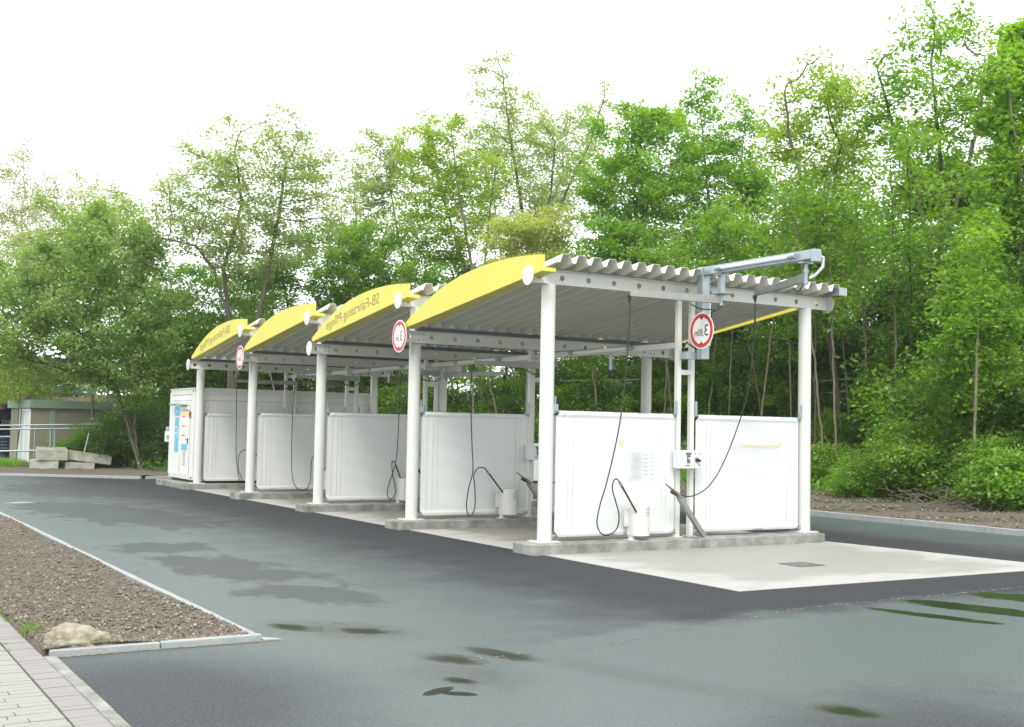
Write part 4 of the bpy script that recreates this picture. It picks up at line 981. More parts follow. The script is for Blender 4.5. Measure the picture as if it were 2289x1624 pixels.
def cart():
    r = empty('shopping_cart', (0, 0, 0), label='x', cat='shopping cart')
    b = MB()
    for z in (.45, .6, .75, .9): b.tube([(-.22, -.35, z), (.22, -.35, z), (.27, .35, z+.05), (-.27, .35, z+.05), (-.22, -.35, z)], .012, 5)
    for k in range(5): x = -.22+k*.11; b.tube([(x, -.35, .45), (x*1.1, .35, .5)], .008, 4); b.tube([(x, -.35, .45), (x, -.35, .95)], .008, 4)
    b.build('basket', M['galv'], r, kind='stuff')
    MB().tube([(-.28, .42, 1.02), (.28, .42, 1.02)], .035, 8).build('handle', M['signw'], r)
    b = MB(); 
    for s_ in (-1, 1): b.tube([(.25*s_, .42, 1.02), (.25*s_, .3, .45), (.2*s_, -.1, .3), (.24*s_, .4, .15), (.2*s_, -.4, .15)], .018, 6)
    b.build('chassis', M['blueplastic'], r)
    for x in (-.2, .2):
        for yy_ in (-.38, .36): MB().disc((x, yy_, .07), (1, 0, 0), .06, .03, 10).build('wheel', M['dark'], r)
    return r
c0 = cart()
for k in range(7):
    c = c0 if k == 0 else copy_tree(c0)
    c.location = (-.28-k*.52, 44.3, .03); c.rotation_euler = (0, 0, math.radians(200))
    c['group'] = 'shopping carts parked in the shelter'; c['label'] = 'shopping cart with white handle '+['beside the kiosk door, rightmost of the row', 'second in the row counted from the kiosk', 'third in the row counted from the kiosk', 'fourth in the row counted from the kiosk', 'fifth in the row counted from the kiosk', 'sixth in the row counted from the kiosk', 'leftmost of the row beside the frame edge'][k]
rl = empty('railing', (-4, 35, 0), label='galvanised double rail railing in front of the kiosk', cat='railing')
P0, P1 = np.array((-6.5, 36.6, 0)), np.array((1.6, 32.9, 0))
for z in (1.55, 1.40, .55):
    MB().tube([P0+(0, 0, z-.08), P1+(0, 0, z+.20)], .028 if z > 1 else .035, 8).build('rail', M['galv'], rl)
for k in range(6):
    p = P0+(P1-P0)*k/5; MB().tube([p+(0, 0, -.1), p+(0, 0, 1.5+.05*k)], .025, 8).build('rail_post', M['galv'], rl)
uc = empty('utility_cabinet', (9.2, 14.9, 0), label='pale bluish utility cabinet seen between the second and nearest bays', cat='cabinet')
MB().box(8.45, 13.95, .35, 9.15, 14.2, 1.42).build('housing', bpy.data.materials['box_grey'], uc, bevel=.02)
MB().box(8.55, 14.0, 0, 9.05, 14.15, .35).build('pedestal', M['conc'], uc)
MB().box(8.79, 13.935, .42, 8.80, 13.948, 1.36).build('door_seam', M['ink'], uc)

# ------------------------------------------------------------------ trees and shrubs (grown skeletons, leaves on the twigs)
def grow(paths, att, step, kill, rs, maxn=4200, trop=.10):
    P = []; par = []
    for path in paths:
        first = True; prev = -1
        for a, b in zip(path[:-1], path[1:]):
            a = np.array(a, float); b = np.array(b, float); n = max(1, int(np.linalg.norm(b-a)/step))
            for k in range(n):
                if first and prev == -1 and len(P) and np.linalg.norm(a-P[0]) < .05: prev = 0; first = False; continue
                q = a+(b-a)*k/n+rs.normal(0, .012, 3)*(len(P) > 0)
                P.append(q); par.append(prev); prev = len(P)-1; first = False
        P.append(np.array(path[-1], float)); par.append(prev)
    P = np.array(P); par = list(par); near = np.full(len(att), -1); nd = np.full(len(att), 1e9); alive = np.ones(len(att), bool)
    def upd(i0):
        new = P[i0:]
        d = np.linalg.norm(att[:, None]-new[None], axis=2); j = d.argmin(1); dm = d[np.arange(len(att)), j]
        m_ = dm < nd; nd[m_] = dm[m_]; near[m_] = j[m_]+i0
    upd(0)
    for it in range(170):
        alive &= nd > kill
        if not alive.any() or len(P) > maxn: break
        idx_ = np.where(alive)[0]; nn = near[idx_]; vec = att[idx_]-P[nn]; vec /= np.linalg.norm(vec, axis=1)[:, None]
        un, inv = np.unique(nn, return_inverse=True); acc = np.zeros((len(un), 3)); np.add.at(acc, inv, vec)
        acc += rs.normal(0, .16, acc.shape)*np.linalg.norm(acc, axis=1)[:, None]; acc /= np.linalg.norm(acc, axis=1)[:, None]+1e-9
        acc[:, 2] += trop; acc /= np.linalg.norm(acc, axis=1)[:, None]
        i0 = len(P); P = np.concatenate([P, P[un]+acc*step]); par += list(un); upd(i0)
    return P, np.array(par)
def skeleton_mesh(P, par, r0, rmax, gamma=2.4):
    n = len(P); ch = [[] for _ in range(n)]
    for i, p in enumerate(par):
        if p >= 0: ch[p].append(i)
    rr_ = np.zeros(n); cnt = np.zeros(n)
    order = sorted(range(n), key=lambda i: -i)
    # parents always precede children
    acc = np.zeros(n)
    for i in order:
        rr_[i] = (acc[i] if ch[i] else r0**gamma)
        if par[i] >= 0: acc[par[i]] += rr_[i]
    rad = rr_**(1/gamma); k = rad.max(); 
    if k > rmax:
        s_ = math.log(rmax/r0)/math.log(k/r0); rad = r0*(rad/r0)**s_
    V = []; Fq = []; done = np.zeros(n, bool)
    for i in range(n):
        if done[i]: continue
        chain = [par[i], i] if par[i] >= 0 else [i]; done[i] = True; c = i
        while ch[c]:
            nx_ = max((q for q in ch[c]), key=lambda q: rad[q])
            if done[nx_]: break
            chain.append(nx_); done[nx_] = True; c = nx_
        if len(chain) < 2: continue
        R_ = [rad[q] for q in chain]
        if par[i] >= 0: R_[0] = min(R_[0], R_[1]*1.15)
        big_ = max(R_); m_ = 9 if big_ > .06 else (5 if big_ > .02 else 3)
        ref = None; b0 = len(V)
        for k2, q in enumerate(chain):
            a = P[chain[max(k2-1, 0)]]; e = P[chain[min(k2+1, len(chain)-1)]]; t = e-a; t /= np.linalg.norm(t)+1e-9
            if ref is None: ref = np.array((1., .3, .0)) if abs(t[2]) > .6 else np.array((0, 0, 1.))
            u = ref-t*(ref@t); u /= np.linalg.norm(u)+1e-9; ref = u; w = np.cross(t, u); R1 = R_[k2] if k2 < len(chain)-1 else R_[k2]*.6
            for s_ in range(m_):
                c_ = 2*math.pi*s_/m_; V.append(P[q]+R1*(u*math.cos(c_)+w*math.sin(c_)))
        for k2 in range(len(chain)-1):
            for s_ in range(m_):
                Fq.append((b0+k2*m_+s_, b0+k2*m_+(s_+1) % m_, b0+(k2+1)*m_+(s_+1) % m_, b0+(k2+1)*m_+s_))
    return np.array(V), np.array(Fq), rad
def leaves(P, rad, n, rs, size, sig, thr, up=.6, patch=.35):
    cand = np.where(rad < thr)[0]
    w = rs.rand(len(cand))*.7+.3
    # clumping: neighbouring twigs share fullness
    ph = rs.rand(3)*6; q = P[cand]; w *= np.clip(.5+np.sin(q[:, 0]*1.7+ph[0])*np.sin(q[:, 1]*1.5+ph[1])*np.sin(q[:, 2]*2.1+ph[2])*1.1, .15, 1.6)**(patch*2)
    idx_ = rs.choice(cand, n, p=w/w.sum()); c = P[idx_]+rs.normal(0, 1, (n, 3))*np.array([sig, sig, sig*.62])
    nrm = rs.normal(0, 1, (n, 3)); nrm /= np.linalg.norm(nrm, axis=1)[:, None]; nrm[:, 2] = np.abs(nrm[:, 2])+up; nrm /= np.linalg.norm(nrm, axis=1)[:, None]
    t = np.cross(nrm, rs.normal(0, 1, (n, 3))); t /= np.linalg.norm(t, axis=1)[:, None]; b = np.cross(nrm, t)
    s_ = (size*(.55+.8*rs.rand(n)))[:, None]; 
    v = np.stack([c-t*s_*.55, c+b*s_*.33-nrm*s_*.08, c+t*s_*.55-nrm*s_*.22, c-b*s_*.33-nrm*s_*.08], 1).reshape(-1, 3)
    k = (np.arange(n)*4)[:, None]; f = np.concatenate([k+[0, 1, 2], k+[0, 2, 3]]); return v, f
def sample_blobs(blobs, n, rs):
    w = np.array([b[1][0]*b[1][1]*b[1][2]*(b[2] if len(b) > 2 else 1) for b in blobs]); k = rs.choice(len(blobs), n, p=w/w.sum())
    d = rs.normal(0, 1, (n, 3)); d /= np.linalg.norm(d, axis=1)[:, None]; d *= (rs.rand(n)**(1/2.3))[:, None]
    return np.array([blobs[i][0] for i in k])+d*np.array([blobs[i][1] for i in k])
def make_tree(name, base, paths, blobs, leafm, nleaf, seed, label=None, cat='tree', group=None, bark='bark', size=.12, sig=.20, natt=420, rmax=.19, step=.30, kill=.42, thr=.022, r0=.0075, patch=.3, trunk_name='trunk', up=.6):
    rs = np.random.RandomState(seed); att = sample_blobs(blobs, int(natt*1.7), rs)
    P, par = grow(paths, att, step, kill, rs)
    V, Fq, rad = skeleton_mesh(P, par, r0, rmax)
    root = empty(name, tuple(base)); tag(root, label, cat, group)
    inv = Matrix.Translation(root.location).inverted()
    o = raw_mesh(trunk_name, V, Fq, M[bark], root, True); o.matrix_parent_inverse = inv
    lv, lf = leaves(P, rad, nleaf, rs, size, sig, thr, patch=patch, up=up)
    o = raw_mesh('crown', lv, lf, L[leafm], root); o.matrix_parent_inverse = inv
    return root
def phototree(name, bpx, dist, stems, blobs, leafm, nleaf, seed, **k):
    """stems and blobs are given as photo columns/rows, placed at the tree's real distance with real depth"""
    g = ground_dir(bpx, dist); base = np.array([g[0], g[1], float(hgt(g[0], g[1]))-.05])
    rs = np.random.RandomState(seed+99); view = np.array([g[0]-CAM[0], g[1]-CAM[1], 0]); view /= np.linalg.norm(view)
    W = []
    for s_ in stems:
        off = rs.normal(0, .5); W.append([base]+[ground_dir(x, dist, y)+view*off*(j+1)*.5 for j, (x, y) in enumerate(s_)])
    B = []
    for q in blobs:
        x, y, rx, ry = q[:4]; k_ = dist/FOC; c = ground_dir(x, dist, y)+view*rs.uniform(-.5, .5)*rx*k_*.5
        B.append((c, (rx*k_*1.18, rx*k_*1.05, ry*k_*1.18), q[4] if len(q) > 4 else 1))
    return make_tree(name, base, W, B, leafm, nleaf, seed, **k)

T = phototree
T('bare_tree', 45, 66, [[(48, 760), (52, 600), (48, 480)], [(60, 720), (95, 600)], [(40, 720), (15, 600)]], [(48, 400, 36, 85), (20, 500, 45, 90), (85, 480, 45, 90), (55, 590, 60, 70), (-10, 420, 30, 60)], 'beige', 13000, 1, label='tall nearly bare twiggy tree at the far left edge', bark='twig', size=.11, natt=620, rmax=.13, r0=.009, sig=.22)
T('bare_tree', 165, 64, [[(165, 700), (168, 600), (165, 510)]], [(165, 430, 44, 60), (130, 490, 50, 70), (215, 480, 55, 70), (290, 520, 40, 50), (100, 560, 50, 50)], 'beige', 9000, 2, label='smaller half bare tree rising just right of the far left twiggy one', bark='twig', size=.11, natt=460, rmax=.11, r0=.009, sig=.22)
T('leaning_tree', 317, 45, [[(292, 950), (262, 870), (215, 790), (150, 700)], [(300, 955), (310, 850), (330, 740)], [(262, 872), (170, 830), (60, 800), (-20, 780)]],
  [(110, 660, 110, 100), (240, 570, 110, 100), (40, 740, 90, 80), (200, 760, 110, 90), (330, 700, 80, 110), (250, 860, 90, 55), (110, 830, 60, 45, .6), (360, 820, 40, 60)], 'soft', 30000, 3,
  label='big leaning tree with low spreading crown behind the concrete blocks', bark='bark_dark', natt=900, rmax=.26, size=.15, patch=.5)
T('yellow_tree', 40, 53, [[(45, 860), (55, 800)], [(50, 900), (100, 850)]], [(50, 850, 55, 40), (120, 840, 55, 35), (10, 800, 50, 50), (180, 850, 50, 30), (90, 880, 50, 14)], 'yellow', 9000, 34, label='yellowish sparse tree in front of the brown shop hall, far left', bark='bark', natt=260, rmax=.12)
T('willow', 205, 51, [[(210, 860), (205, 700), (180, 580), (150, 500)], [(212, 760), (245, 600), (250, 470)]], [(215, 450, 55, 50), (245, 480, 70, 60), (170, 520, 80, 60), (300, 530, 70, 60), (110, 480, 50, 50), (90, 560, 80, 60), (40, 620, 60, 70), (210, 600, 130, 70), (110, 680, 100, 60), (330, 590, 50, 50)], 'pale', 22000, 33, label='pale willow rising above the leaning tree at the left', bark='bark_dark', natt=620, rmax=.16, size=.13, patch=.3)
T('willow', 515, 45, [[(520, 850), (512, 720), (480, 610), (440, 560), (360, 545)], [(525, 845), (575, 720), (600, 600), (625, 470), (640, 360)], [(512, 722), (500, 600), (540, 450), (525, 330)]],
  [(640, 300, 55, 60), (520, 320, 55, 60), (690, 340, 60, 65), (440, 370, 70, 60), (610, 400, 130, 90), (460, 470, 110, 90), (710, 440, 70, 80), (560, 530, 150, 80), (390, 520, 60, 60), (600, 250, 30, 25, .6), (390, 430, 60, 60)], 'pale', 25000, 4,
  label='broad pale willow with dark forked limbs above the two farthest yellow fascias', bark='bark_dark', natt=1000, rmax=.26, r0=.011, size=.12, patch=.3)
T('green_tree', 660, 50, [[(655, 800), (640, 660), (620, 560)], [(670, 780), (740, 600)]], [(600, 640, 90, 70), (700, 600, 90, 80), (790, 590, 60, 90), (520, 660, 80, 60), (440, 650, 80, 60), (760, 700, 60, 60), (380, 640, 50, 60)], 'mid', 26000, 5, label='rounded mid green tree below the willow, behind the third roof', natt=600, rmax=.18)
T('slim_tree', 925, 52, [[(925, 800), (905, 600), (880, 470), (855, 330)]], [(860, 330, 50, 40), (820, 330, 40, 35), (890, 400, 60, 60), (835, 430, 45, 60), (910, 500, 40, 60)], 'pale', 6500, 6, label='slim sparse tree with one bent stem left of the yellow green group', size=.14, natt=260, rmax=.12)
T('yellow_green_tree', 1075, 48, [[(1070, 740), (1030, 560), (985, 420), (955, 300)], [(1080, 740), (1045, 540), (1020, 400), (1010, 300)], [(1085, 740), (1085, 560), (1100, 430), (1110, 360)]],
  [(950, 310, 60, 55), (1010, 300, 45, 50), (1000, 400, 90, 80), (930, 420, 60, 80), (1080, 400, 60, 60), (990, 520, 80, 70), (1060, 500, 60, 60), (905, 350, 30, 50)], 'yellow', 14000, 7, label='yellow green tree of several slanting stems above the second roof', natt=620, rmax=.15, r0=.011, size=.14)
T('willow', 1195, 53, [[(1195, 760), (1180, 560), (1160, 420), (1140, 300), (1122, 150)], [(1200, 740), (1215, 560), (1270, 420), (1320, 320), (1350, 220)], [(1182, 565), (1230, 450), (1240, 330)]],
  [(1122, 140, 28, 50), (1090, 210, 55, 70), (1160, 230, 50, 70), (1140, 330, 95, 80), (1230, 330, 80, 80), (1350, 220, 35, 60), (1310, 300, 60, 70), (1160, 430, 100, 70), (1270, 420, 70, 60), (1050, 350, 40, 60)], 'pale', 16000, 8,
  label='tallest feathery pale willow in the middle of the tree line', bark='bark_dark', natt=900, rmax=.2, r0=.011, size=.12, patch=.35)
T('willow', 1130, 58, [[(1130, 760), (1120, 560), (1100, 420)], [(1135, 700), (1220, 480), (1260, 380)]], [(1090, 370, 70, 90), (1190, 300, 80, 90), (1290, 320, 60, 90), (1240, 440, 90, 70), (1060, 470, 60, 60), (1330, 430, 60, 70)], 'pale', 15000, 35, label='faint pale willow far behind the tallest feathery one', bark='bark_dark', natt=620, rmax=.15, size=.13)
T('slim_tree', 790, 56, [[(790, 800), (800, 620), (795, 470)]], [(800, 400, 50, 70), (770, 490, 60, 60), (840, 520, 60, 60)], 'pale', 5200, 36, label='faint slim tree filling the sky gap right of the broad willow', natt=300, rmax=.12, size=.13)
T('blossoming_tree', 1185, 44, [[(1185, 720), (1180, 600), (1160, 540)], [(1190, 720), (1230, 560)]], [(1190, 520, 90, 45), (1120, 550, 50, 40), (1240, 490, 40, 45), (1180, 600, 90, 40), (1250, 560, 40, 45)], 'blossom', 21000, 9, label='small cream blossoming tree just above the nearest yellow fascia', size=.11, natt=420, rmax=.13)
T('maple', 1440, 44, [[(1440, 760), (1445, 560), (1435, 400), (1430, 300)], [(1443, 600), (1380, 450)], [(1443, 560), (1500, 400)]], [(1420, 270, 50, 45), (1390, 350, 90, 70), (1480, 320, 70, 80), (1360, 430, 70, 70), (1450, 430, 100, 80), (1310, 380, 45, 60), (1400, 540, 110, 55), (1340, 290, 30, 40, .5)], 'bright', 30000, 10,
  label='dense bright green maple above the middle of the nearest roof, rounded left shoulder', natt=620, rmax=.18, size=.13, patch=.45, sig=.21)
T('maple', 1600, 46, [[(1600, 760), (1595, 560), (1580, 400), (1565, 230)], [(1598, 600), (1650, 430), (1660, 330)]], [(1570, 200, 45, 45), (1540, 270, 55, 60), (1630, 270, 60, 60), (1600, 370, 100, 80), (1660, 430, 80, 80), (1550, 450, 90, 80), (1680, 330, 40, 60), (1600, 540, 100, 60)], 'bright', 28000, 11,
  label='bright green maple with a pointed top behind the right part of the nearest roof', natt=620, rmax=.18, size=.13, patch=.45, sig=.21)
T('slim_tree', 1885, 36.3, [[(1870, 850), (1850, 700), (1825, 560), (1800, 440), (1770, 330), (1760, 240)], [(1822, 555), (1860, 430), (1880, 320)]], [(1820, 150, 45, 50), (1770, 230, 60, 60), (1860, 220, 60, 70), (1740, 330, 60, 60), (1810, 330, 70, 80), (1885, 320, 45, 60), (1720, 260, 30, 40, .5)], 'yellow', 5200, 12,
  label='tall slender reddish barked tree leaning left just right of the nearest canopy', natt=520, rmax=.16, r0=.012, bark='bark_dark', size=.13, patch=.35)
T('slim_tree', 1988, 38, [[(1965, 850), (1930, 700), (1900, 560), (1880, 430), (1870, 330)]], [(1880, 300, 50, 60), (1900, 220, 35, 50), (1850, 400, 50, 60), (1920, 380, 50, 60)], 'yellow', 3600, 13, label='thin leaning trunk in the middle between the right canopy post and the thick pale trunk', natt=260, rmax=.11, size=.13)
T('slim_tree', 1930, 39, [[(1920, 850), (1895, 720), (1880, 600)]], [(1890, 560, 60, 60), (1850, 640, 50, 50)], 'bright', 3500, 14, label='short thin trunk between the two leaning slim trees', natt=160, rmax=.09, size=.14)
T('tall_tree', 2095, 35.5, [[(2090, 700), (2080, 560), (2040, 400), (1990, 260), (1960, 150)], [(2088, 640), (2110, 450), (2100, 300), (2080, 120)], [(2088, 600), (2150, 420), (2190, 280), (2200, 140)]],
  [(2040, 40, 30, 45), (2075, 90, 50, 60), (2140, 60, 40, 50), (2150, 110, 60, 60), (2000, 180, 60, 70), (2100, 220, 90, 80), (2180, 220, 55, 80), (1950, 260, 40, 70), (2030, 320, 80, 60), (2150, 330, 70, 60)], 'bright', 9000, 15,
  label='tallest tree at the right with open forked limbs against the sky', natt=950, rmax=.21, r0=.013, size=.13, patch=.35, bark='bark_dark')
T('tall_tree', 2150, 38, [[(2150, 700), (2140, 560), (2140, 400)], [(2145, 560), (2170, 400)]], [(2130, 420, 70, 60), (2050, 440, 60, 50), (2180, 440, 50, 60)], 'bright', 9000, 16, label='tree with a dark straight trunk right behind the tallest one', natt=300, rmax=.16, size=.15, bark='bark_dark')
T('tall_tree', 2300, 31, [[(2310, 700), (2300, 500), (2270, 330), (2250, 200)], [(2305, 520), (2340, 300)]], [(2270, 100, 40, 45), (2240, 170, 35, 60), (2300, 180, 60, 70), (2265, 300, 60, 70), (2320, 330, 60, 80), (2240, 420, 60, 60), (2290, 500, 80, 80), (2350, 480, 60, 90)], 'bright', 21000, 17,
  label='full bright green tree cut by the right picture edge', natt=620, rmax=.17, size=.14)
T('young_tree', 2175, 29.3, [[(2178, 960), (2182, 850), (2188, 700), (2196, 560)]], [(2190, 560, 50, 70), (2150, 650, 60, 80), (2210, 720, 80, 90), (2130, 780, 70, 90), (2200, 830, 60, 60)], 'bright', 15000, 18, label='young tree with a pale straight trunk rising from the bank at the right', natt=420, rmax=.10, size=.11, bark='bark_pale')
T('green_tree', 1960, 43, [[(1960, 800), (1950, 640), (1940, 540)]], [(1890, 500, 80, 60), (1970, 530, 80, 60), (2040, 560, 70, 60), (1930, 620, 90, 60), (1800, 520, 60, 60)], 'bright', 13000, 19, label='bright green tree filling the gap under the open crowns right of the canopy', natt=420, rmax=.15)
T('green_tree', 1740, 47, [[(1740, 800), (1735, 640), (1730, 500)]], [(1730, 470, 70, 60), (1770, 570, 80, 70), (1690, 580, 70, 60), (1820, 620, 60, 50)], 'mid', 12000, 20, label='mid green tree behind the crane boom', natt=420, rmax=.15)
T('green_tree', 2180, 34, [[(2180, 800), (2190, 640)]], [(2120, 620, 70, 60), (2220, 620, 80, 70), (2290, 680, 70, 80), (2160, 540, 60, 50), (2270, 800, 70, 70)], 'mid', 14000, 21, label='dense green tree behind the pale trunk at the right', natt=420, rmax=.14)
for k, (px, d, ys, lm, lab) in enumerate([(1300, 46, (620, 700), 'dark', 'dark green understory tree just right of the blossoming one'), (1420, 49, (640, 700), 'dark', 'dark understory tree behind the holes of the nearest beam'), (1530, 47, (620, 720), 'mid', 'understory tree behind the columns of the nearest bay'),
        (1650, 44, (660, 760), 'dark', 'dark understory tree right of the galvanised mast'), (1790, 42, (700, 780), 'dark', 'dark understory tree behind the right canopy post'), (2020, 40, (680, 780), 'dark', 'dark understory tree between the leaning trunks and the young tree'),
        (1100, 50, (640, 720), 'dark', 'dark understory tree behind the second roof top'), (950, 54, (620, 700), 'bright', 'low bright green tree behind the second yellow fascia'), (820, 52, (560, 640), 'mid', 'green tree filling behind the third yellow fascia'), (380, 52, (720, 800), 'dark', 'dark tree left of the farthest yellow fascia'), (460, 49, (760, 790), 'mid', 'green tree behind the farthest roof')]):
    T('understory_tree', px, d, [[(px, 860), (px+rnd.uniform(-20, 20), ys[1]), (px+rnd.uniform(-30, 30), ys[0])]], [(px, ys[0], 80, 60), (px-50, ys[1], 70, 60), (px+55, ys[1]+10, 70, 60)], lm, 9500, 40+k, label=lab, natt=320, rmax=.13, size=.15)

# thin bare stems standing in the wood: real trunks one can tell apart
stem_specs = [(1345, 50), (1388, 46), (1480, 44), (1515, 52), (1578, 48), (1628, 51), (1690, 48), (1715, 41), (1770, 45), (1822, 48), (1870, 46), (2040, 45), (2125, 36), (2225, 33), (1060, 42), (1135, 44), (1020, 50), (870, 48), (640, 46), (795, 50), (1848, 40), (1905, 40), (1948, 40), (2008, 40), (2068, 40), (2262, 40)]
def stem_label(px): 
    return 'slim tree '+{1345: 'seen through the left part of the nearest bay', 1388: 'behind the nearest left screen, left of the hose', 1480: 'just left of the nearest columns', 1515: 'directly behind the nearest columns', 1578: 'behind the 3,80m sign', 1628: 'right of the galvanised mast', 1690: 'behind the right swing arm hose',
       1715: 'leaning, above the nearest right screen', 1770: 'left of the nearest right post', 1822: 'directly right of the nearest right post', 1870: 'in the gap right of the canopy', 2040: 'in shade left of the young pale tree', 2125: 'between the tallest tree and the young tree', 2225: 'near the right edge, right of the young tree',
       1060: 'pale, straight, seen through the second bay', 1135: 'pale, leaning, seen through the second bay', 1020: 'far back, seen through the second bay', 870: 'seen left of the second post', 640: 'above the container left part', 795: 'above the container right part', 1848: 'hugging the nearest right post on its right', 1905: 'just right of the reddish leaning tree', 1948: 'in the dark hollow right of the leaning trees', 2008: 'left of the big bright shrubs', 2068: 'rising out of the big bright shrubs', 2262: 'closest to the right picture edge'}[px]
for k, (px, d) in enumerate(stem_specs):
    yw = YAW-math.atan((px-PW/2)/FOC)
    if px > 1000: d = min(d, (14.6+(k*37 % 10)*.25-CAM[0])/math.cos(yw))       # first rows of the wood, on the open slope
    g = ground_dir(px, d); z = float(hgt(g[0], g[1])); rs = np.random.RandomState(300+k); lean = rs.normal(0, .5, 2)
    if px in (1135, 1715): lean = np.array((-.9, .6))
    H_ = rs.uniform(6.5, 8.5); base = np.array((g[0], g[1], z-.05)); top = base+(lean[0]*1.6, lean[1]*1.6, H_)
    make_tree('slim_tree', base, [[base, base+(lean[0]*.5, lean[1]*.5, H_*.4), top]], [(top+(0, 0, -.8), (1.4, 1.4, 1.5)), (top+(0, 0, -2.6), (1.5, 1.5, 1.2))], 'mid', 3200 if px < 1840 else 1800, 500+k, label=stem_label(px), group='slim trees standing in the wood', natt=120, rmax=rs.uniform(.08, .13), bark=['bark', 'bark_dark'][k % 2] if px != 1135 else 'bark_pale', kill=.55, size=.12)

# far filler trees, copied from three grown ones
protos = []
for k in range(4):
    b0 = np.array((0, 0, 0.)); h_ = [8.5, 9.5, 7.5, 6.5][k]
    protos.append(make_tree('background_tree', b0, [[b0, b0+(.2, .1, h_*.45), b0+(-.1, .2, h_*.8)]], [((0, 0, h_*.72), (2.2, 2.2, h_*.25)), ((.9, .6, h_*.5), (1.8, 1.8, 1.5)), ((-1, -.4, h_*.45), (1.7, 1.7, 1.4)), ((0, 0, h_*.3), (1.8, 1.8, 1.2))], ['mid', 'mid', 'bright', 'dark'][k], 6000, 700+k, cat='tree', group='trees deep in the wood behind the car wash', natt=380, rmax=.16, size=.19, sig=.26))
used = [0]*4
def place(proto_i, x, y, s_, rz, label):
    p = protos[proto_i]; o = p if not used[proto_i] else copy_tree(p); used[proto_i] = 1
    o.location = (x, y, float(hgt(x, y))-.1); o.scale = (s_, s_, s_); o.rotation_euler = (0, 0, rz); o['label'] = label; return o
fill = [(1250, 58), (1330, 60), (1400, 57), (1480, 60), (1550, 57), (1620, 60), (1700, 55), (1780, 53), (1850, 55), (1930, 50), (2010, 50), (2090, 46), (2170, 45), (2250, 42), (2330, 40), (1170, 60), (1090, 62), (1010, 61), (720, 60), (640, 58), (560, 61), (480, 57), (400, 60), (320, 62), (240, 60), (2400, 36), (2480, 34), (-60, 60)]
for k, (px, d) in enumerate([q for j, q in enumerate(fill) if j % 3 != 1]):
    g = ground_dir(px, d); side = 'right of the canopy' if px > 1880 else ('behind the nearest bays' if px > 950 else 'behind the container and willow')
    place([1, 0, 3, 1, 2][k % 5] if px > 900 else [0, 1, 3][k % 3], g[0], g[1], rnd.uniform(.8, 1.05) if px > 1000 else rnd.uniform(.6, .78), k*1.3, 'dense background tree deep in the wood '+side)['group'] = 'background trees '+side

# shrubs: several grown kinds, copied along the bank and under the trees
def make_shrub(k, leafm, r_, h_, n):
    b0 = np.array((0, 0, 0.)); rs = np.random.RandomState(k)
    st = [[b0, (rs.normal(0, r_*.35), rs.normal(0, r_*.35), h_*.5)] for _ in range(6)]
    return make_tree('shrub', b0, st, [((0, 0, h_*.5), (r_, r_, h_*.5)), ((r_*.4, 0, h_*.72), (r_*.5, r_*.5, h_*.3)), ((-r_*.35, r_*.3, h_*.3), (r_*.7, r_*.7, h_*.3))], leafm, n, 900+k, cat='shrub', natt=260, rmax=.035, size=.088, sig=.17, step=.22, kill=.3, trunk_name='stems', patch=.6, r0=.004)
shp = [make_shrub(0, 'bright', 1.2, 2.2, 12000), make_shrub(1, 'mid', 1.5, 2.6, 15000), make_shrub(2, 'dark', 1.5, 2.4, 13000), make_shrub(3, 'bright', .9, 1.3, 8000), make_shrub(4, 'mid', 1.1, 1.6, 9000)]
sused = [0]*5
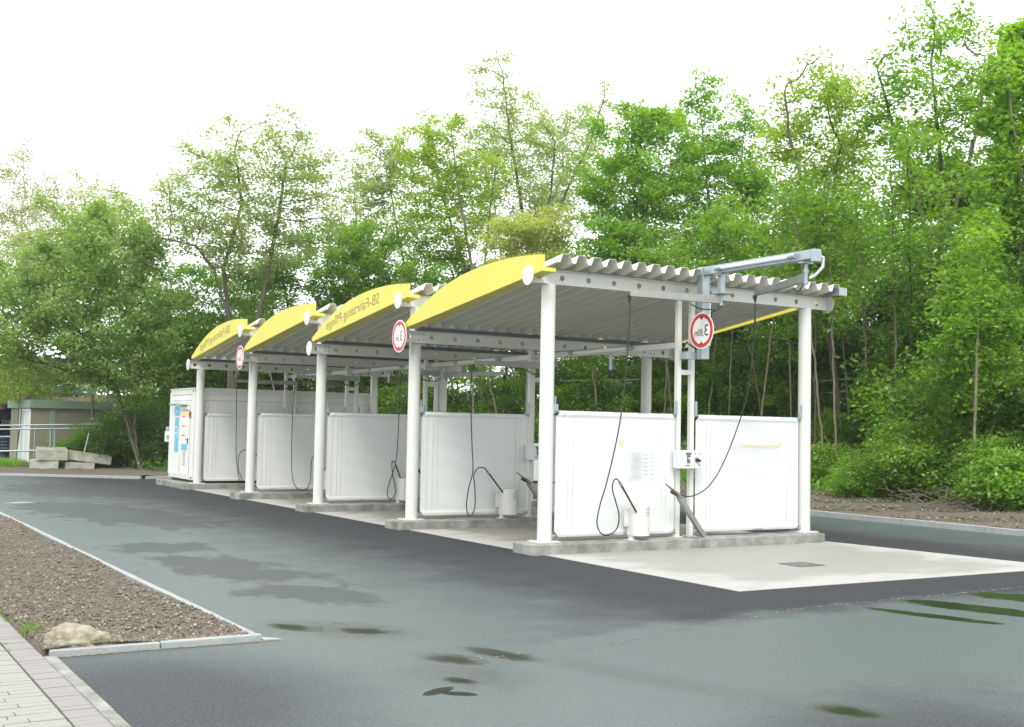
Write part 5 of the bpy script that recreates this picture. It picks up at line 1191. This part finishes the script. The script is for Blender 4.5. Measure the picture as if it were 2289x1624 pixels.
SH = [  # column, distance, kind, scale, label
 (1850, 33.5, 3, .9, 'low bright shrub at the foot of the bank beside the right canopy post'), (1905, 31.0, 0, .55, 'bright shrub left of the dark hollow at the bank foot'), (1960, 31.0, 1, .6, 'leafy shrub at the verge edge below the leaning trunks'),
 (2030, 31, 0, .95, 'bright rounded shrub in the middle of the right bank'), (2075, 30.5, 4, 1.0, 'lower shrub left of the young pale trunk'), (2120, 31.5, 1, 1.25, 'taller green shrub behind the brushwood'),
 (2225, 29.0, 0, .8, 'bright shrub right of the pale trunk'), (2275, 28.3, 3, 1.1, 'low bright shrub at the right picture edge'), (2240, 31.5, 1, 1.2, 'tall shrub behind the right edge shrubs'), (2330, 30, 2, 1.1, 'dark shrub cut by the right picture edge'),
 (2030, 34, 0, 1.3, 'big bright shrub high on the bank, right centre'), (2060, 34, 0, 1.6, 'big bright shrub beside the young tree, left'), (2130, 34, 2, 1.5, 'dark tall shrub behind the young tree'), (1930, 35, 2, .5, 'dark shrub between the leaning trunks'), (1860, 36.8, 4, .6, 'shrub at the foot of the reddish leaning tree'),
 (1830, 38.5, 2, .8, 'dark shrub right behind the nearest right post'), (1760, 40, 1, 1.1, 'shrub above the nearest right screen, right half'), (1690, 41, 2, 1.2, 'dark shrub above the nearest right screen, middle'), (1620, 42, 1, 1.2, 'shrub above the nearest right screen, left end'),
 (1545, 42, 1, 1.1, 'shrub seen between the two nearest columns'), (1480, 43, 2, 1.2, 'dark shrub above the right end of the nearest left screen'), (1410, 42, 0, 1.1, 'bright shrub above the middle of the nearest left screen'), (1340, 43, 2, 1.3, 'dark shrub above the left half of the nearest left screen'), (1270, 44, 0, 1.2, 'bright shrub just right of the nearest left post'),
 (1210, 44, 4, 1.2, 'shrub seen in the gap beside the second frame columns'), (1150, 46, 2, 1.2, 'dark shrub above the right end of the second screen'), (1080, 47, 1, 1.2, 'shrub above the middle of the second screen'), (1010, 48, 0, 1.2, 'bright shrub above the left part of the second screen'), (950, 50, 1, 1.3, 'shrub just right of the second post'),
 (880, 50, 4, 1.3, 'shrub between the container end and the second post'), (800, 52, 1, 1.3, 'shrub above the container right end'), (330, 46.5, 2, 1.0, 'dark shrub left of the container, beside the leaning trunk'), (275, 47, 2, .9, 'dark shrub behind the long slanting block'), (215, 48.5, 1, .85, 'green shrub covering the kiosk wall'),
 (165, 48, 4, .75, 'shrub behind the upper left concrete block'), (120, 48.5, 4, .6, 'small shrub in front of the kiosk door side'), (355, 49, 1, 1.4, 'tall green shrub hugging the container left edge'), (390, 52, 2, 1.6, 'dark shrub behind the container'), (470, 50, 1, 1.5, 'green shrub behind the container, left part'), (560, 51, 2, 1.5, 'dark shrub behind the container, middle'), (650, 52, 1, 1.5, 'green shrub behind the container, right of middle')]
for k, (px, d, ty, s_, lab) in enumerate(SH):
    g = ground_dir(px, d); p = shp[ty]; o = p if not sused[ty] else copy_tree(p); sused[ty] = 1
    o.location = (g[0], g[1], float(hgt(g[0], g[1]))-.08); o.scale = (s_, s_, s_*rnd.uniform(.85, 1.1)); o.rotation_euler = (0, 0, k*2.1); o['label'] = lab; o['group'] = 'shrubs on the bank and under the trees'
mid_sh = []
rs = np.random.RandomState(77)
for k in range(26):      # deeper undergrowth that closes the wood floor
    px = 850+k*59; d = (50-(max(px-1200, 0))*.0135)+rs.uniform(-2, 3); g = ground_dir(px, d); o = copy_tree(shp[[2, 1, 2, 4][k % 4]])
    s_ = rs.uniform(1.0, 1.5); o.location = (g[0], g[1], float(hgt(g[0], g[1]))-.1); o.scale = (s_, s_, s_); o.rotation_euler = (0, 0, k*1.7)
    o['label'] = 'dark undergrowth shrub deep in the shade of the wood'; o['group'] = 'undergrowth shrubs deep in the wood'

# ground cover: leafy herbs on the bank, litter, brushwood
def cover(name, n, fx, size, leafm, seed, hmax, label, up=.5):
    r = np.random.RandomState(seed); x, y = fx(r, n); z = hgt(x, y)+.02+hmax*r.rand(n)**1.4*(.4+.6*(np.sin(x*2.3)*np.sin(y*1.9)+1)/2)
    c = np.stack([x, y, z], 1); nrm = r.normal(0, 1, (n, 3)); nrm[:, 2] = np.abs(nrm[:, 2])+up; nrm /= np.linalg.norm(nrm, axis=1)[:, None]
    t = np.cross(nrm, r.normal(0, 1, (n, 3))); t /= np.linalg.norm(t, axis=1)[:, None]; b = np.cross(nrm, t); s_ = (size*(.5+.9*r.rand(n)))[:, None]
    v = np.stack([c-t*s_*.5, c+b*s_*.35, c+t*s_*.5, c-b*s_*.35], 1).reshape(-1, 3); k = (np.arange(n)*4)[:, None]
    return tag(raw_mesh(name, v, np.concatenate([k+[0, 1, 2], k+[0, 2, 3]]), L[leafm]), label, 'ground cover', kind='stuff')
cover('ground_cover', 60000, lambda r, n: (13.2+1.0*r.rand(n)+np.where(r.rand(n) < .5, r.rand(n)*1.5, r.rand(n)*7), -12+34*r.rand(n)), .09, 'bright', 1, .40, 'bright leafy herbs covering the foot of the wooded bank')
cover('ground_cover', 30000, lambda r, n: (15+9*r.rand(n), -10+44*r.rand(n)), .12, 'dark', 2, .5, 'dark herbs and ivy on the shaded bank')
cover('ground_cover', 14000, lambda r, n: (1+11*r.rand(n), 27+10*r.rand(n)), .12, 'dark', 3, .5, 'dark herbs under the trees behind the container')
gp = [(x, y, float(hgt(x, y))+.02) for x, y in [(rs.uniform(-9, -2.2), rs.uniform(32.6, 36.5)) for _ in range(260)]]
tufts('grass', gp, 60, .08, .30, .16, 5, 'green grass on the rise in front of the railing at the far left', L['bright'], wid=.010)
gp = [(13.15+rs.rand()*.9, rs.uniform(-4, 3.2), 0) for _ in range(60)]; gp = [(a, b, float(hgt(a, b))+.02) for a, b, _ in gp]
tufts('grass', gp, 60, .06, .22, .14, 6, 'bright grass patch at the bank foot near the right edge', L['bright'], wid=.008)
b = MB(); 
g0 = ground_dir(2135, 28.6)
for k in range(90):
    a = rnd.uniform(0, 6.28); l_ = rnd.uniform(.3, 1.0); x = g0[0]+rnd.gauss(0, .5); y = g0[1]+rnd.gauss(0, .7); z = float(hgt(x, y))+.03+abs(rnd.gauss(0, .14))
    b.tube([(x, y, z), (x+.5*l_*math.cos(a), y+.5*l_*math.sin(a), z+rnd.uniform(0, .2)), (x+l_*math.cos(a), y+l_*math.sin(a), z+rnd.uniform(-.1, .25))], [.010, .008, .004], 4, cap=False)
tag(b.build('brushwood', M['clod'], kind='stuff'), 'heap of brown brushwood at the foot of the young pale tree', 'brushwood')
# wires strung through the wood
w_ = empty('wire_fence', (14, 6, 2), label='thin steel wires strung through the wood on the bank', cat='wire')
for (pa, ya_), (pb, yb_) in (((1820, 852), (2110, 818)), ((1820, 880), (2110, 843)), ((1250, 850), (1560, 838))):
    A_ = ground_dir(pa, 38 if pa > 1500 else 44, ya_); B_ = ground_dir(pb, 33 if pa > 1500 else 42, yb_)
    MB().tube([A_, (A_+B_)/2+(0, 0, -.08), B_], .012, 5).build('wire', M['galv'], w_)

# thin haze volume added to lift the dark tones of the wood
hz = bpy.data.materials.new('haze'); hz.use_nodes = True; t = hz.node_tree; t.nodes.clear()
pv = t.nodes.new('ShaderNodeVolumePrincipled'); pv.inputs['Color'].default_value = (.95, 1, .97, 1); pv.inputs['Density'].default_value = .0005; pv.inputs['Anisotropy'].default_value = .2
ho = t.nodes.new('ShaderNodeOutputMaterial'); t.links.new(pv.outputs[0], ho.inputs['Volume'])
MB().box(-230, -130, -1.2, 330, 330, 24).build('haze', hz, kind='stuff')
